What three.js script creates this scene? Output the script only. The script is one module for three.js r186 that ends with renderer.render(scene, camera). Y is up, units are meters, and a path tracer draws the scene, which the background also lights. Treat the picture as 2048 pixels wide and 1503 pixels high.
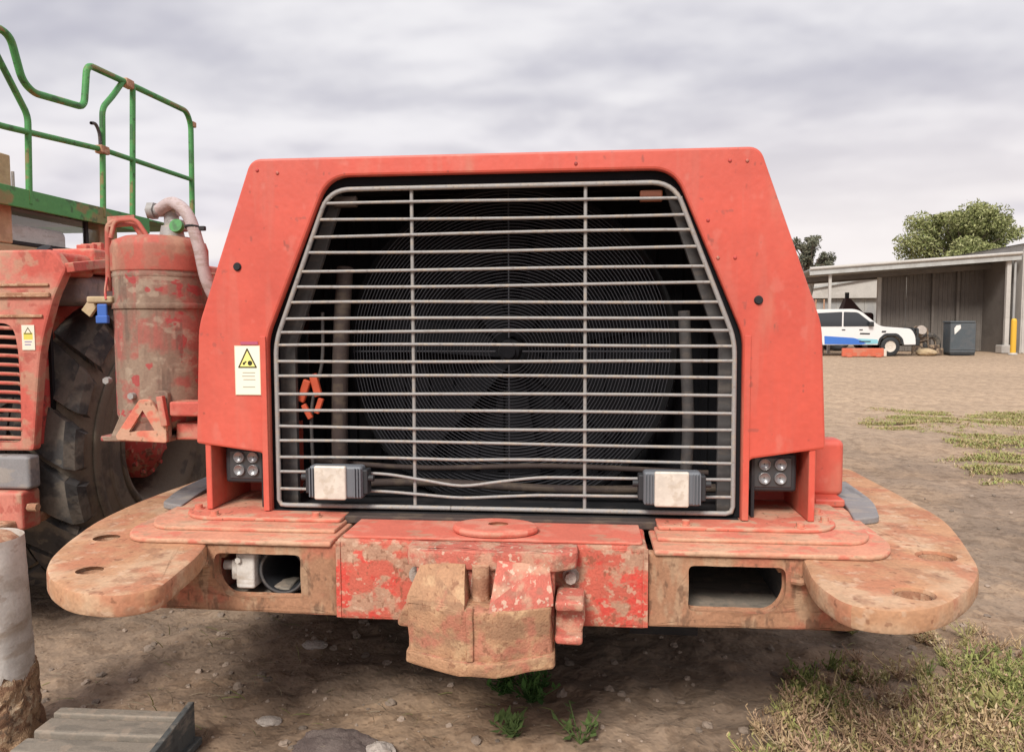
import * as THREE from 'three';
import { RoundedBoxGeometry } from 'three/addons/geometries/RoundedBoxGeometry.js';
import { ConvexGeometry } from 'three/addons/geometries/ConvexGeometry.js';
import { mergeGeometries, mergeVertices, toCreasedNormals } from 'three/addons/utils/BufferGeometryUtils.js';
import { TessellateModifier } from 'three/addons/modifiers/TessellateModifier.js';

// ---------- camera, sky, sun, exposure ----------
const scene = new THREE.Scene();
const PSI = 5.6 * Math.PI / 180, PIT = 3.9 * Math.PI / 180;
const camera = new THREE.PerspectiveCamera(51.82, 2048 / 1503, 0.05, 900);
camera.position.set(0.3585, 1.65, 3.0852);
camera.rotation.order = 'YXZ';
camera.rotation.set(-PIT, PSI, -0.0035);
const renderer = new THREE.WebGLRenderer({ antialias: true });
renderer.toneMapping = THREE.LinearToneMapping;
renderer.toneMappingExposure = 2.42;
renderer.shadowMap.enabled = true;
const SKY = 0.392;
const sun = new THREE.DirectionalLight(new THREE.Color(1, 0.955, 0.89), 1.5);
sun.position.set(-2.5, 9.2, 9.0);
sun.target.position.set(0, 0.6, 0);
sun.castShadow = true; sun.shadow.radius = 34;
sun.shadow.mapSize.set(2048, 2048);
Object.assign(sun.shadow.camera, { left: -30, right: 30, top: 30, bottom: -30, near: 0.5, far: 90 });
scene.add(sun, sun.target);

// ---------- noise ----------
function rng(seed) { let a = seed >>> 0; return () => { a = (a + 0x6D2B79F5) | 0; let t = Math.imul(a ^ (a >>> 15), 1 | a); t = (t + Math.imul(t ^ (t >>> 7), 61 | t)) ^ t; return ((t ^ (t >>> 14)) >>> 0) / 4294967296; }; }
const hash = (x, y, s) => { let h = Math.imul(x, 374761393) ^ Math.imul(y, 668265263) ^ Math.imul(s, 1274126177); h = Math.imul(h ^ (h >>> 13), 1274126177); return ((h ^ (h >>> 16)) >>> 0) / 4294967296; };
const sm = t => t * t * (3 - 2 * t);
function vn(x, y, s, px = 0, py = 0) {
  const xi = Math.floor(x), yi = Math.floor(y), u = sm(x - xi), v = sm(y - yi);
  const w = (k, p) => p ? ((k % p) + p) % p : k;
  const x0 = w(xi, px), x1 = w(xi + 1, px), y0 = w(yi, py), y1 = w(yi + 1, py);
  const a = hash(x0, y0, s), b = hash(x1, y0, s), c = hash(x0, y1, s), d = hash(x1, y1, s);
  return a + (b - a) * u + (c - a) * v + (a - b - c + d) * u * v;
}
function fbm(x, y, s, oct, px = 0, py = 0) { let r = 0, a = .5, n = 0; for (let i = 0; i < oct; i++) { r += a * vn(x, y, s + i * 17, px, py); n += a; a *= .55; x *= 2; y *= 2; px *= 2; py *= 2; } return r / n; }
const ss = (a, b, t) => { t = Math.min(1, Math.max(0, (t - a) / (b - a))); return t * t * (3 - 2 * t); };
const mix = (a, b, t) => a + (b - a) * t;

{ // sky: a broken overcast layer with a pale band low down
  const W = 1536, H = 768, d = new Float32Array(W * H * 4);
  for (let j = 0; j < H; j++) {
    const el = (j / (H - 1) - .5) * Math.PI, sy = Math.sin(el), cy = Math.cos(el);
    for (let i = 0; i < W; i++) {
      const az = ((i + .5) / W - .5) * 2 * Math.PI, dx = cy * Math.cos(az), dz = cy * Math.sin(az);
      let r, g, b;
      if (sy < -.02) { r = .30; g = .26; b = .22; }
      else {
        const k = 1 / (Math.max(sy, 0) + .16), X = dx * k * 1.6 + 7.3, Z = dz * k * 2.6 + 3.1;
        const w = fbm(X * .5 + 3, Z * .5, 31, 3) - .5;
        const n = fbm(X * .8 + w * 1.6, Z * .8 + w, 5, 6), n2 = fbm(X * 2.4, Z * 2.4 + 5, 9, 5);
        let c = ss(.30, .68, n * .68 + n2 * .32);
        const low = ss(.30, .02, sy), veil = ss(.32, .04, sy) * (.4 + .75 * ss(.35, .6, fbm(X * .35 + 2, Z * .5, 41, 3)));
        // cloud shade: lavender grey hollows to near-white tops
        r = mix(.585, .94, c); g = mix(.58, .925, c); b = mix(.66, .955, c);
        r = mix(r, r * .93, low); g = mix(g, g * .905, low); b = mix(b, b * .965, low);
        r = mix(r, 1.05, veil * .78); g = mix(g, .985, veil * .78); b = mix(b, .955, veil * .78);
        const f = SKY * (1 + .35 * ss(.35, .95, sy)); r *= f; g *= f; b *= f;
      }
      const o = (j * W + i) * 4; d[o] = r; d[o + 1] = g; d[o + 2] = b; d[o + 3] = 1;
      if (sy < -.02) { d[o] *= SKY; d[o + 1] *= SKY; d[o + 2] *= SKY; }
    }
  }
  const t = new THREE.DataTexture(d, W, H, THREE.RGBAFormat, THREE.FloatType);
  t.mapping = THREE.EquirectangularReflectionMapping; t.magFilter = t.minFilter = THREE.LinearFilter; t.wrapS = THREE.RepeatWrapping; t.needsUpdate = true;
  scene.background = t; scene.environment = t;
}

// ---------- procedural materials ----------
const FS = 512, fields = {};
function field(fx, fy, seed, oct) {
  const k = [fx, fy, seed, oct].join();
  if (!fields[k]) { const f = fields[k] = new Float32Array(FS * FS); for (let j = 0; j < FS; j++) for (let i = 0; i < FS; i++) f[j * FS + i] = fbm(i / FS * fx, j / FS * fy, seed, oct, fx, fy); }
  return fields[k];
}
const toS = c => c <= .0031308 ? c * 12.92 : 1.055 * Math.pow(c, 1 / 2.4) - .055;
function dtex(arr, srgb) { const t = new THREE.DataTexture(arr, FS, FS, THREE.RGBAFormat); if (srgb) t.colorSpace = THREE.SRGBColorSpace; t.wrapS = t.wrapT = THREE.RepeatWrapping; t.magFilter = THREE.LinearFilter; t.minFilter = THREE.LinearMipmapLinearFilter; t.generateMipmaps = true; t.needsUpdate = true; return t; }
// base: linear colour; layers: [colour, fx, fy, seed, oct, lo, hi, amount, height]
function coat(base, layers, o = {}) {
  const col = new Uint8Array(FS * FS * 4), bmp = new Uint8Array(FS * FS * 4);
  const fine = field(96, 96, 3, 2), mid = field(9, 9, 4, 5);
  const L = layers.map(l => [l, field(l[1], l[2], l[3], l[4])]);
  for (let p = 0; p < FS * FS; p++) {
    let [r, g, b] = base, h = .5;
    for (const [l, f] of L) { const m = ss(l[5], l[6], f[p]) * l[7]; r = mix(r, l[0][0], m); g = mix(g, l[0][1], m); b = mix(b, l[0][2], m); h += (l[8] || 0) * m; }
    const k = 1 + (fine[p] - .5) * (o.grain ?? .18) + (mid[p] - .5) * (o.blotch ?? .22);
    col[p * 4] = 255 * Math.min(1, toS(r * k)); col[p * 4 + 1] = 255 * Math.min(1, toS(g * k)); col[p * 4 + 2] = 255 * Math.min(1, toS(b * k)); col[p * 4 + 3] = 255;
    const hh = Math.max(0, Math.min(1, h + (fine[p] - .5) * (o.rough ?? .3) + (mid[p] - .5) * .25)) * 255;
    bmp[p * 4] = bmp[p * 4 + 1] = bmp[p * 4 + 2] = hh; bmp[p * 4 + 3] = 255;
  }
  const map = dtex(col, true), s = 1 / (o.size ?? 1); map.repeat.set(s, s);
  const m = new THREE.MeshPhysicalMaterial({ map, roughness: o.r ?? .75, metalness: o.m ?? 0 });
  if (o.bump) { const bm = dtex(bmp, false); bm.repeat.set(s, s); m.bumpMap = bm; m.bumpScale = o.bump; }
  if (o.coat) { m.clearcoat = o.coat; m.clearcoatRoughness = .35; }
  if (o.side) m.side = THREE.DoubleSide;
  return m;
}
const flat = (r, g, b, rough = .7, o = {}) => new THREE.MeshPhysicalMaterial({ color: new THREE.Color().setRGB(r, g, b), roughness: rough, ...o });
const DUST = [.42, .29, .19], TAN = [.50, .33, .18], RED = [.60, .092, .058], RUST = [.20, .085, .045], SOIL = [.24, .155, .10];
const M = {
  hood: coat(RED, [[[.63, .125, .085], 3, 4, 11, 5, .45, .75, .5], [[.52, .076, .05], 5, 5, 14, 5, .50, .70, .5], [[.30, .07, .05], 60, 40, 12, 3, .80, .88, .75], [[.56, .15, .105], 34, 3, 15, 4, .56, .74, .32], [[.52, .095, .065], 46, 4, 16, 4, .62, .76, .25], [[.64, .20, .15], 30, 20, 17, 4, .66, .80, .3], [[.34, .08, .06], 30, 36, 18, 5, .775, .82, .6], [DUST, 8, 3, 13, 5, .58, .80, .3]], { size: 1.7, r: .52, bump: .0022, coat: .1, grain: .1, blotch: .22 }),
  redBase: coat([.60, .17, .11], [[[.60, .32, .21], 5, 8, 21, 5, .38, .58, .85], [[.50, .33, .22], 12, 16, 22, 5, .52, .66, .8], [RUST, 40, 40, 23, 3, .74, .82, .7]], { size: .9, r: .8, bump: .002 }),
  step: coat([.58, .26, .165], [[[.56, .36, .235], 4, 8, 27, 5, .40, .60, .85], [[.60, .17, .115], 7, 10, 28, 5, .52, .64, .8], [[.40, .25, .16], 16, 24, 29, 4, .58, .70, .7]], { size: .8, r: .88, bump: .003, grain: .28, blotch: .3 }),
  deck: coat([.60, .15, .10], [[[.62, .27, .19], 5, 6, 25, 5, .44, .66, .8], [DUST, 12, 16, 26, 5, .56, .72, .5]], { size: .7, r: .8, bump: .0015 }),
  wing: coat([.46, .245, .132], [[[.53, .355, .225], 4, 4, 31, 5, .46, .66, .8], [[.44, .175, .095], 5, 5, 32, 5, .48, .66, .8], [[.30, .155, .09], 16, 16, 33, 5, .56, .72, .6], [[.60, .43, .30], 24, 24, 35, 4, .62, .76, .45], [RUST, 40, 40, 34, 3, .72, .82, .6]], { size: .9, r: .92, bump: .004, grain: .3, blotch: .4 }),
  beam: coat([.36, .185, .105], [[[.44, .14, .085], 5, 8, 41, 5, .46, .66, .75], [[.40, .265, .165], 18, 6, 42, 5, .48, .68, .7], [[.16, .085, .05], 30, 14, 43, 4, .58, .74, .7]], { size: .8, r: .9, bump: .004, grain: .35, blotch: .4 }),
  centre: coat([.52, .115, .075], [[DUST, 7, 9, 51, 5, .44, .60, .75], [[.60, .055, .04], 9, 9, 52, 5, .56, .68, .8], [[.55, .36, .25], 26, 30, 53, 4, .58, .70, .7], [RUST, 30, 26, 54, 4, .64, .76, .6]], { size: .55, r: .85, bump: .004, grain: .3, blotch: .35 }),
  hitchTan: coat([.41, .225, .125], [[[.30, .165, .095], 5, 14, 61, 5, .44, .62, .8], [[.55, .355, .20], 8, 8, 62, 5, .54, .70, .7], [[.44, .15, .10], 5, 5, 63, 5, .52, .64, .7], [RUST, 34, 30, 64, 4, .64, .78, .6]], { size: .5, r: .88, bump: .005, grain: .35, blotch: .4 }),
  hitchRed: coat([.50, .135, .095], [[[.50, .30, .20], 6, 6, 71, 5, .44, .60, .8], [[.62, .46, .34], 30, 30, 72, 3, .66, .76, .75], [[.30, .15, .10], 16, 16, 73, 4, .60, .74, .5]], { size: .45, r: .88, bump: .004, grain: .3, blotch: .35 }),
  tank: coat([.28, .195, .14], [[[.36, .09, .073], 5, 6, 81, 5, .45, .57, .8], [[.22, .14, .10], 14, 3, 82, 5, .46, .64, .75], [[.38, .29, .215], 10, 16, 83, 5, .56, .70, .65], [[.38, .05, .05], 9, 12, 84, 4, .66, .70, .85], [[.13, .085, .065], 20, 4, 87, 4, .62, .76, .6]], { size: .8, r: .85, bump: .002, grain: .25 }),
  tankTop: coat([.43, .10, .07], [[DUST, 8, 6, 85, 5, .50, .70, .6], [[.34, .15, .10], 12, 12, 86, 4, .50, .66, .7]], { size: .7, r: .75, bump: .001 }),
  oldRed: coat([.52, .105, .075], [[[.54, .22, .16], 4, 5, 91, 5, .44, .64, .75], [DUST, 9, 12, 92, 5, .56, .72, .6], [[.36, .07, .05], 20, 14, 93, 4, .62, .76, .6]], { size: .9, r: .78, bump: .0015, grain: .2 }),
  rustPlate: coat([.45, .25, .15], [[[.30, .14, .08], 8, 8, 95, 5, .48, .64, .8], [[.52, .34, .22], 18, 18, 96, 4, .56, .7, .7]], { size: .5, r: .92, bump: .005, grain: .35 }),
  darkRust: coat([.11, .06, .038], [[[.18, .10, .06], 6, 6, 99, 4, .48, .66, .8]], { size: .2, r: .95 }),
  greyBand: coat([.24, .23, .23], [[[.33, .29, .25], 6, 14, 97, 5, .46, .66, .7], [[.13, .12, .12], 14, 6, 98, 4, .58, .74, .6]], { size: .6, r: .7, bump: .001 }),
  steel: coat([.32, .305, .29], [[[.40, .34, .27], 12, 12, 101, 4, .5, .7, .7], [[.22, .19, .17], 20, 20, 102, 3, .64, .78, .6]], { size: .3, r: .6, m: .1, grain: .2 }),
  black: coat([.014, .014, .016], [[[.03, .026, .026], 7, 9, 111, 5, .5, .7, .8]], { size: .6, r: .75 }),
  core: coat([.004, .004, .006], [[[.008, .007, .009], 4, 4, 113, 4, .48, .7, .8]], { size: .7, r: 1 }),
  guard: flat(.040, .040, .047, .7),
  channel: coat([.075, .07, .068], [[[.12, .10, .085], 5, 20, 115, 4, .5, .7, .7], [[.06, .055, .055], 12, 12, 116, 4, .56, .7, .6]], { size: .5, r: .8 }),
  brownPipe: coat([.06, .042, .036], [[[.11, .082, .058], 6, 12, 117, 4, .5, .7, .7]], { size: .4, r: .8 }),
  amber: flat(.30, .10, .05, .4), orange: flat(.62, .10, .04, .6),
  lampBlack: flat(.026, .027, .03, .6), lampGrey: flat(.14, .15, .165, .5),
  lens: coat([.62, .56, .48], [[[.70, .64, .55], 5, 9, 121, 4, .45, .65, .8], [[.5, .42, .32], 8, 8, 122, 4, .6, .75, .5]], { size: .2, r: .35, coat: .5, grain: .05 }),
  led: flat(.30, .30, .30, .3, { metalness: .5 }), ledFace: flat(.05, .052, .056, .3, { clearcoat: .6 }),
  green: coat([.06, .25, .065], [[[.09, .34, .08], 3, 7, 131, 5, .46, .66, .7], [[.15, .22, .07], 10, 10, 132, 4, .60, .74, .5], [[.27, .14, .06], 4, 5, 133, 4, .70, .77, .7], [[.035, .09, .03], 22, 22, 134, 3, .62, .76, .7]], { size: 1.1, r: .6, bump: .0012 }),
  tanPaint: coat([.45, .34, .20], [[[.33, .23, .14], 5, 8, 141, 5, .5, .68, .7], [[.5, .37, .25], 9, 9, 142, 4, .56, .7, .6]], { size: .8, r: .8, bump: .001 }),
  rubber: coat([.058, .053, .049], [[[.165, .138, .108], 6, 6, 151, 5, .42, .62, .8], [[.15, .12, .09], 22, 22, 152, 4, .60, .76, .5], [[.018, .018, .02], 9, 9, 153, 4, .58, .72, .7]], { size: .8, r: .95, bump: .003, grain: .3 }),
  tread: coat([.05, .047, .045], [[[.155, .13, .103], 5, 5, 154, 5, .44, .64, .75], [[.15, .125, .095], 20, 20, 159, 4, .62, .76, .5], [[.016, .016, .018], 8, 8, 160, 4, .56, .70, .6]], { size: .8, r: .92, bump: .003, grain: .3, side: true }),
  sidewall: coat([.17, .14, .105], [[[.08, .07, .06], 6, 6, 155, 5, .48, .66, .75], [[.17, .14, .10], 14, 14, 156, 4, .58, .74, .6]], { size: .7, r: .95, bump: .002 }),
  rim: coat([.50, .07, .06], [[DUST, 8, 8, 157, 5, .50, .68, .6], [[.10, .05, .04], 16, 16, 158, 4, .58, .74, .7]], { size: .5, r: .7 }),
  hose: coat([.46, .37, .36], [[[.36, .27, .24], 6, 18, 161, 4, .48, .66, .8]], { size: .2, r: .8 }),
  white: coat([.62, .58, .53], [[[.46, .40, .34], 4, 12, 171, 5, .48, .68, .7], [[.70, .67, .63], 8, 8, 172, 4, .54, .7, .5], [[.38, .29, .21], 5, 16, 173, 5, .56, .72, .55], [[.30, .21, .14], 9, 24, 174, 4, .66, .76, .4]], { size: .7, r: .8, bump: .002 }),
  footRust: coat([.34, .215, .125], [[[.20, .105, .06], 7, 9, 183, 5, .46, .60, .85], [[.50, .385, .26], 11, 11, 184, 5, .56, .68, .75], [[.10, .065, .045], 18, 18, 185, 4, .62, .72, .7]], { size: .35, r: .97, bump: .008, grain: .4 }),
  clod: coat([.36, .25, .16], [[[.20, .13, .085], 9, 9, 181, 5, .46, .64, .9], [[.52, .39, .25], 14, 14, 182, 4, .58, .7, .7]], { size: .25, r: .98, bump: .008, grain: .5 }),
  trayDark: coat([.075, .078, .075], [[[.22, .19, .155], 6, 12, 191, 5, .46, .66, .85], [[.04, .042, .044], 14, 14, 192, 4, .58, .72, .6]], { size: .6, r: .85, bump: .002 }),
  trayTop: coat([.24, .205, .165], [[[.16, .14, .115], 5, 16, 193, 5, .48, .66, .7], [[.33, .26, .2], 12, 12, 194, 4, .56, .72, .6]], { size: .6, r: .9, bump: .003 }),
  shedWall: coat([.155, .135, .118], [[[.12, .105, .09], 5, 9, 201, 4, .48, .68, .6]], { size: 4, r: .8 }),
  shedPale: coat([.48, .45, .41], [[[.40, .37, .33], 5, 9, 203, 4, .48, .68, .6]], { size: 4, r: .7 }),
  roof: coat([.30, .30, .295], [[[.40, .39, .36], 9, 4, 205, 4, .48, .68, .6]], { size: 4, r: .6 }),
  fascia: coat([.42, .42, .40], [[[.34, .33, .31], 9, 4, 207, 4, .48, .68, .6]], { size: 3, r: .6 }),
  carWhite: flat(.74, .73, .71, .35, { clearcoat: .6 }), carBlue: flat(.05, .17, .55, .4), carCyan: flat(.25, .55, .62, .4),
  carGlass: flat(.03, .035, .04, .12, { clearcoat: .8 }), carBlack: flat(.022, .024, .026, .6),
  bin: coat([.07, .085, .095], [[[.10, .105, .11], 5, 5, 211, 4, .48, .68, .6]], { size: 1, r: .7 }),
  yellow: flat(.72, .42, .04, .6), orangeBoard: coat([.55, .13, .07], [[[.48, .22, .14], 6, 9, 213, 4, .48, .66, .7]], { size: 1.2, r: .8 }),
  darkRed: flat(.055, .022, .02, .7), junk: coat([.16, .11, .075], [[[.36, .27, .18], 8, 8, 215, 4, .52, .66, .9], [[.05, .04, .035], 12, 12, 216, 4, .56, .68, .8]], { size: .9, r: .9 }),
  paper: flat(.72, .70, .66, .7), bark: coat([.20, .155, .12], [[[.10, .08, .065], 20, 5, 221, 4, .48, .66, .8]], { size: 1, r: .95 }),
  purple: flat(.45, .09, .16, .6), blueTag: flat(.04, .12, .42, .55), brass: flat(.34, .26, .13, .5, { metalness: .5 }),
  rock: coat([.115, .085, .075], [[[.19, .15, .13], 7, 7, 231, 5, .5, .68, .7]], { size: .4, r: .95, bump: .006, grain: .35 }),
  rockPale: coat([.40, .345, .30], [[[.28, .23, .19], 9, 9, 233, 5, .5, .68, .7]], { size: .3, r: .95, bump: .005, grain: .35 }),
};
M.glass = new THREE.MeshPhysicalMaterial({ color: 0xffffff, transmission: 1, thickness: 0, roughness: .05, ior: 1.5 });
M.leaf = new THREE.MeshPhysicalMaterial({ vertexColors: true, roughness: .8, side: THREE.DoubleSide });
M.weed = new THREE.MeshPhysicalMaterial({ color: 0xffffff, roughness: .9, side: THREE.DoubleSide });

// ---------- building helpers ----------
const V = (x, y, z) => new THREE.Vector3(x, y, z);
function boxUV(g) { // texture coordinates in metres from the dominant axis of each face
  g = g.index ? g.toNonIndexed() : g;
  const p = g.attributes.position, n = p.count, uv = new Float32Array(n * 2), a = V(), b = V(), c = V();
  for (let i = 0; i < n; i += 3) {
    a.fromBufferAttribute(p, i); b.fromBufferAttribute(p, i + 1); c.fromBufferAttribute(p, i + 2);
    const N = b.clone().sub(a).cross(c.clone().sub(a)), x = Math.abs(N.x), y = Math.abs(N.y), z = Math.abs(N.z);
    for (let k = 0; k < 3; k++) { const q = [a, b, c][k]; let u, v; if (x >= y && x >= z) { u = q.z; v = q.y; } else if (y >= z) { u = q.x; v = q.z; } else { u = q.x; v = q.y; } uv[(i + k) * 2] = u; uv[(i + k) * 2 + 1] = v; }
  }
  g.setAttribute('uv', new THREE.BufferAttribute(uv, 2));
  return g;
}
function merge(list) { return mergeGeometries(list.map(g => { g = g.index ? g.toNonIndexed() : g; for (const k of Object.keys(g.attributes)) if (!['position', 'normal', 'uv'].includes(k)) g.deleteAttribute(k); if (!g.attributes.uv) boxUV(g); return g; })); }
function part(name, g, mat, parent, label) {
  if (Array.isArray(g)) g = merge(g);
  const m = new THREE.Mesh(g.userData.keepUV ? g : boxUV(g), mat); m.name = name; m.castShadow = m.receiveShadow = true;
  if (label) m.userData.label = label;
  parent.add(m); return m;
}
const names = {};
const numbered = n => { const k = names[n] = (names[n] ?? -1) + 1; return k ? n + '_' + String(k).padStart(3, '0') : n; };
function thing(name, label, category, pos = [0, 0, 0], turn = 0, group) {
  const o = new THREE.Group(); o.name = numbered(name); o.position.set(...pos); o.rotation.y = turn; o.userData = { label, category }; if (group) o.userData.group = group; scene.add(o); return o;
}
function tag(m, label, category, group) { m.name = numbered(m.name); Object.assign(m.userData, { label, category }); if (group) m.userData.group = group; return m; }
const sub = (name, parent) => { const o = new THREE.Group(); o.name = name; parent.add(o); return o; };
function rb(x0, x1, y0, y1, z0, z1, r = .008, seg = 2) { const w = x1 - x0, h = y1 - y0, d = z1 - z0; const g = new RoundedBoxGeometry(w, h, d, seg, Math.min(r, w / 2.05, h / 2.05, d / 2.05)); g.translate((x0 + x1) / 2, (y0 + y1) / 2, (z0 + z1) / 2); return g; }
function bx(x0, x1, y0, y1, z0, z1) { return new THREE.BoxGeometry(x1 - x0, y1 - y0, z1 - z0).translate((x0 + x1) / 2, (y0 + y1) / 2, (z0 + z1) / 2); }
function cyl(r0, r1, h, seg = 20) { return new THREE.CylinderGeometry(r0, r1, h, seg); }
function rod(a, b, r, seg = 10) { const d = b.clone().sub(a), g = cyl(r, r, d.length(), seg); g.applyQuaternion(new THREE.Quaternion().setFromUnitVectors(V(0, 1, 0), d.clone().normalize())); const c = a.clone().add(b).multiplyScalar(.5); return g.translate(c.x, c.y, c.z); }
function bar(a, b, w, h) { const d = b.clone().sub(a), g = new RoundedBoxGeometry(w, d.length(), h, 1, Math.min(w, h) * .15); g.applyQuaternion(new THREE.Quaternion().setFromUnitVectors(V(0, 1, 0), d.clone().normalize())); const c = a.clone().add(b).multiplyScalar(.5); return g.translate(c.x, c.y, c.z); }
function poly(pts) { const s = new THREE.Shape(); roundPath(s, pts); return s; }
function roundPath(s, pts) { // pts: [x, y, r]
  const n = pts.length; let first = true;
  for (let i = 0; i < n; i++) {
    const P = pts[(i + n - 1) % n], C = pts[i], N = pts[(i + 1) % n], r = C[2] || 0;
    if (!r) { first ? s.moveTo(C[0], C[1]) : s.lineTo(C[0], C[1]); first = false; continue; }
    const a = Math.hypot(P[0] - C[0], P[1] - C[1]), b = Math.hypot(N[0] - C[0], N[1] - C[1]), k = Math.min(r, a / 2, b / 2);
    const x0 = C[0] + (P[0] - C[0]) / a * k, y0 = C[1] + (P[1] - C[1]) / a * k, x1 = C[0] + (N[0] - C[0]) / b * k, y1 = C[1] + (N[1] - C[1]) / b * k;
    first ? s.moveTo(x0, y0) : s.lineTo(x0, y0); first = false; s.quadraticCurveTo(C[0], C[1], x1, y1);
  }
  s.closePath(); return s;
}
const hole = (pts) => roundPath(new THREE.Path(), pts);
function ext(shape, z0, z1, bev = .006, cs = 8) { const g = new THREE.ExtrudeGeometry(shape, { depth: z1 - z0 - 2 * bev, bevelEnabled: bev > 0, bevelThickness: bev, bevelSize: bev, bevelOffset: -bev, bevelSegments: 2, curveSegments: cs }); return g.translate(0, 0, z0 + bev); }
// a plan outline (x, z) raised from y0 to y1
function slab(pts, y0, y1, bev = .006, holes = []) { const s = poly(pts.map(([x, z, r]) => [x, -z, r])); for (const h of holes) s.holes.push(hole(h.map(([x, z, r]) => [x, -z, r]))); return ext(s, y0, y1, bev, 10).rotateX(-Math.PI / 2); }
function ring(cx, cz, rx, rz, n = 16) { return Array.from({ length: n }, (_, i) => [cx + rx * Math.cos(i / n * 6.2832), cz + rz * Math.sin(i / n * 6.2832)]); }
function pathTube(pts, r, rad = .05, seg = 8, steps) { // polyline with rounded bends
  const cp = new THREE.CurvePath(); let last = pts[0];
  for (let i = 1; i < pts.length - 1; i++) {
    const a = pts[i - 1], c = pts[i], b = pts[i + 1], k = Math.min(Array.isArray(rad) ? rad[i] : rad, a.distanceTo(c) / 2.1, b.distanceTo(c) / 2.1);
    const p = c.clone().add(a.clone().sub(c).setLength(k)), q = c.clone().add(b.clone().sub(c).setLength(k));
    cp.add(new THREE.LineCurve3(last, p)); cp.add(new THREE.QuadraticBezierCurve3(p, c, q)); last = q;
  }
  cp.add(new THREE.LineCurve3(last, pts[pts.length - 1]));
  return new THREE.TubeGeometry(cp, steps ?? pts.length * 12, r, seg, false);
}
const spline = (pts, r, steps = 40, seg = 10) => new THREE.TubeGeometry(new THREE.CatmullRomCurve3(pts), steps, r, seg, false);
function lathe(prof, seg = 32) { return new THREE.LatheGeometry(prof.map(p => new THREE.Vector2(p[0], p[1])), seg); }
function latheM(prof, seg, r) { const g = lathe(prof, seg), u = g.attributes.uv, p = g.attributes.position; for (let i = 0; i < u.count; i++) u.setXY(i, u.getX(i) * 2 * Math.PI * r, p.getY(i)); g.userData.keepUV = true; return g; }
// cast and flame-cut steel: split the faces and push the points about by a few millimetres
function cast(g, amp = .004, freq = 9, edge = .045, crease = .42) {
  if (Array.isArray(g)) g = merge(g);
  g = g.index ? g.toNonIndexed() : g; for (const k of Object.keys(g.attributes)) if (k !== 'position' && k !== 'normal') g.deleteAttribute(k);
  g = new TessellateModifier(edge, 5).modify(g);
  const p = g.attributes.position, n3 = (x, y, z, q) => fbm(x * freq + z * freq * .7 + 50, y * freq + z * freq * .6 + 50, q, 4) - .5;
  for (let i = 0; i < p.count; i++) { const x = p.getX(i), y = p.getY(i), z = p.getZ(i); p.setXYZ(i, x + n3(x, y, z, 701) * amp * 2, y + n3(x, y, z, 702) * amp * 2, z + n3(x, y, z, 703) * amp * 2); }
  g.deleteAttribute('normal'); g = toCreasedNormals(mergeVertices(g, 1e-5), crease); return g.index ? g.toNonIndexed() : g;
}
function flipX(g) { // mirror a triangle soup about the machine's centre plane
  for (const k of ['position', 'normal']) { const a = g.attributes[k]; for (let i = 0; i < a.count; i += 3) { const v = [0, 2, 1].map(q => [-a.getX(i + q), a.getY(i + q), a.getZ(i + q)]); v.forEach((p, q) => a.setXYZ(i + q, ...p)); } }
  return g;
}
function canvasTex(w, h, draw) { const c = document.createElement('canvas'); c.width = w; c.height = h; draw(c.getContext('2d'), w, h); const t = new THREE.CanvasTexture(c); t.colorSpace = THREE.SRGBColorSpace; return t; }
function plate(w, h, d, tex, rough = .6) { const g = new THREE.BoxGeometry(w, h, d); g.userData.keepUV = true; return [g, [0, 1, 2, 3, 4, 5].map(i => i === 4 ? new THREE.MeshPhysicalMaterial({ map: tex, roughness: rough }) : M.paper)]; }

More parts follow.
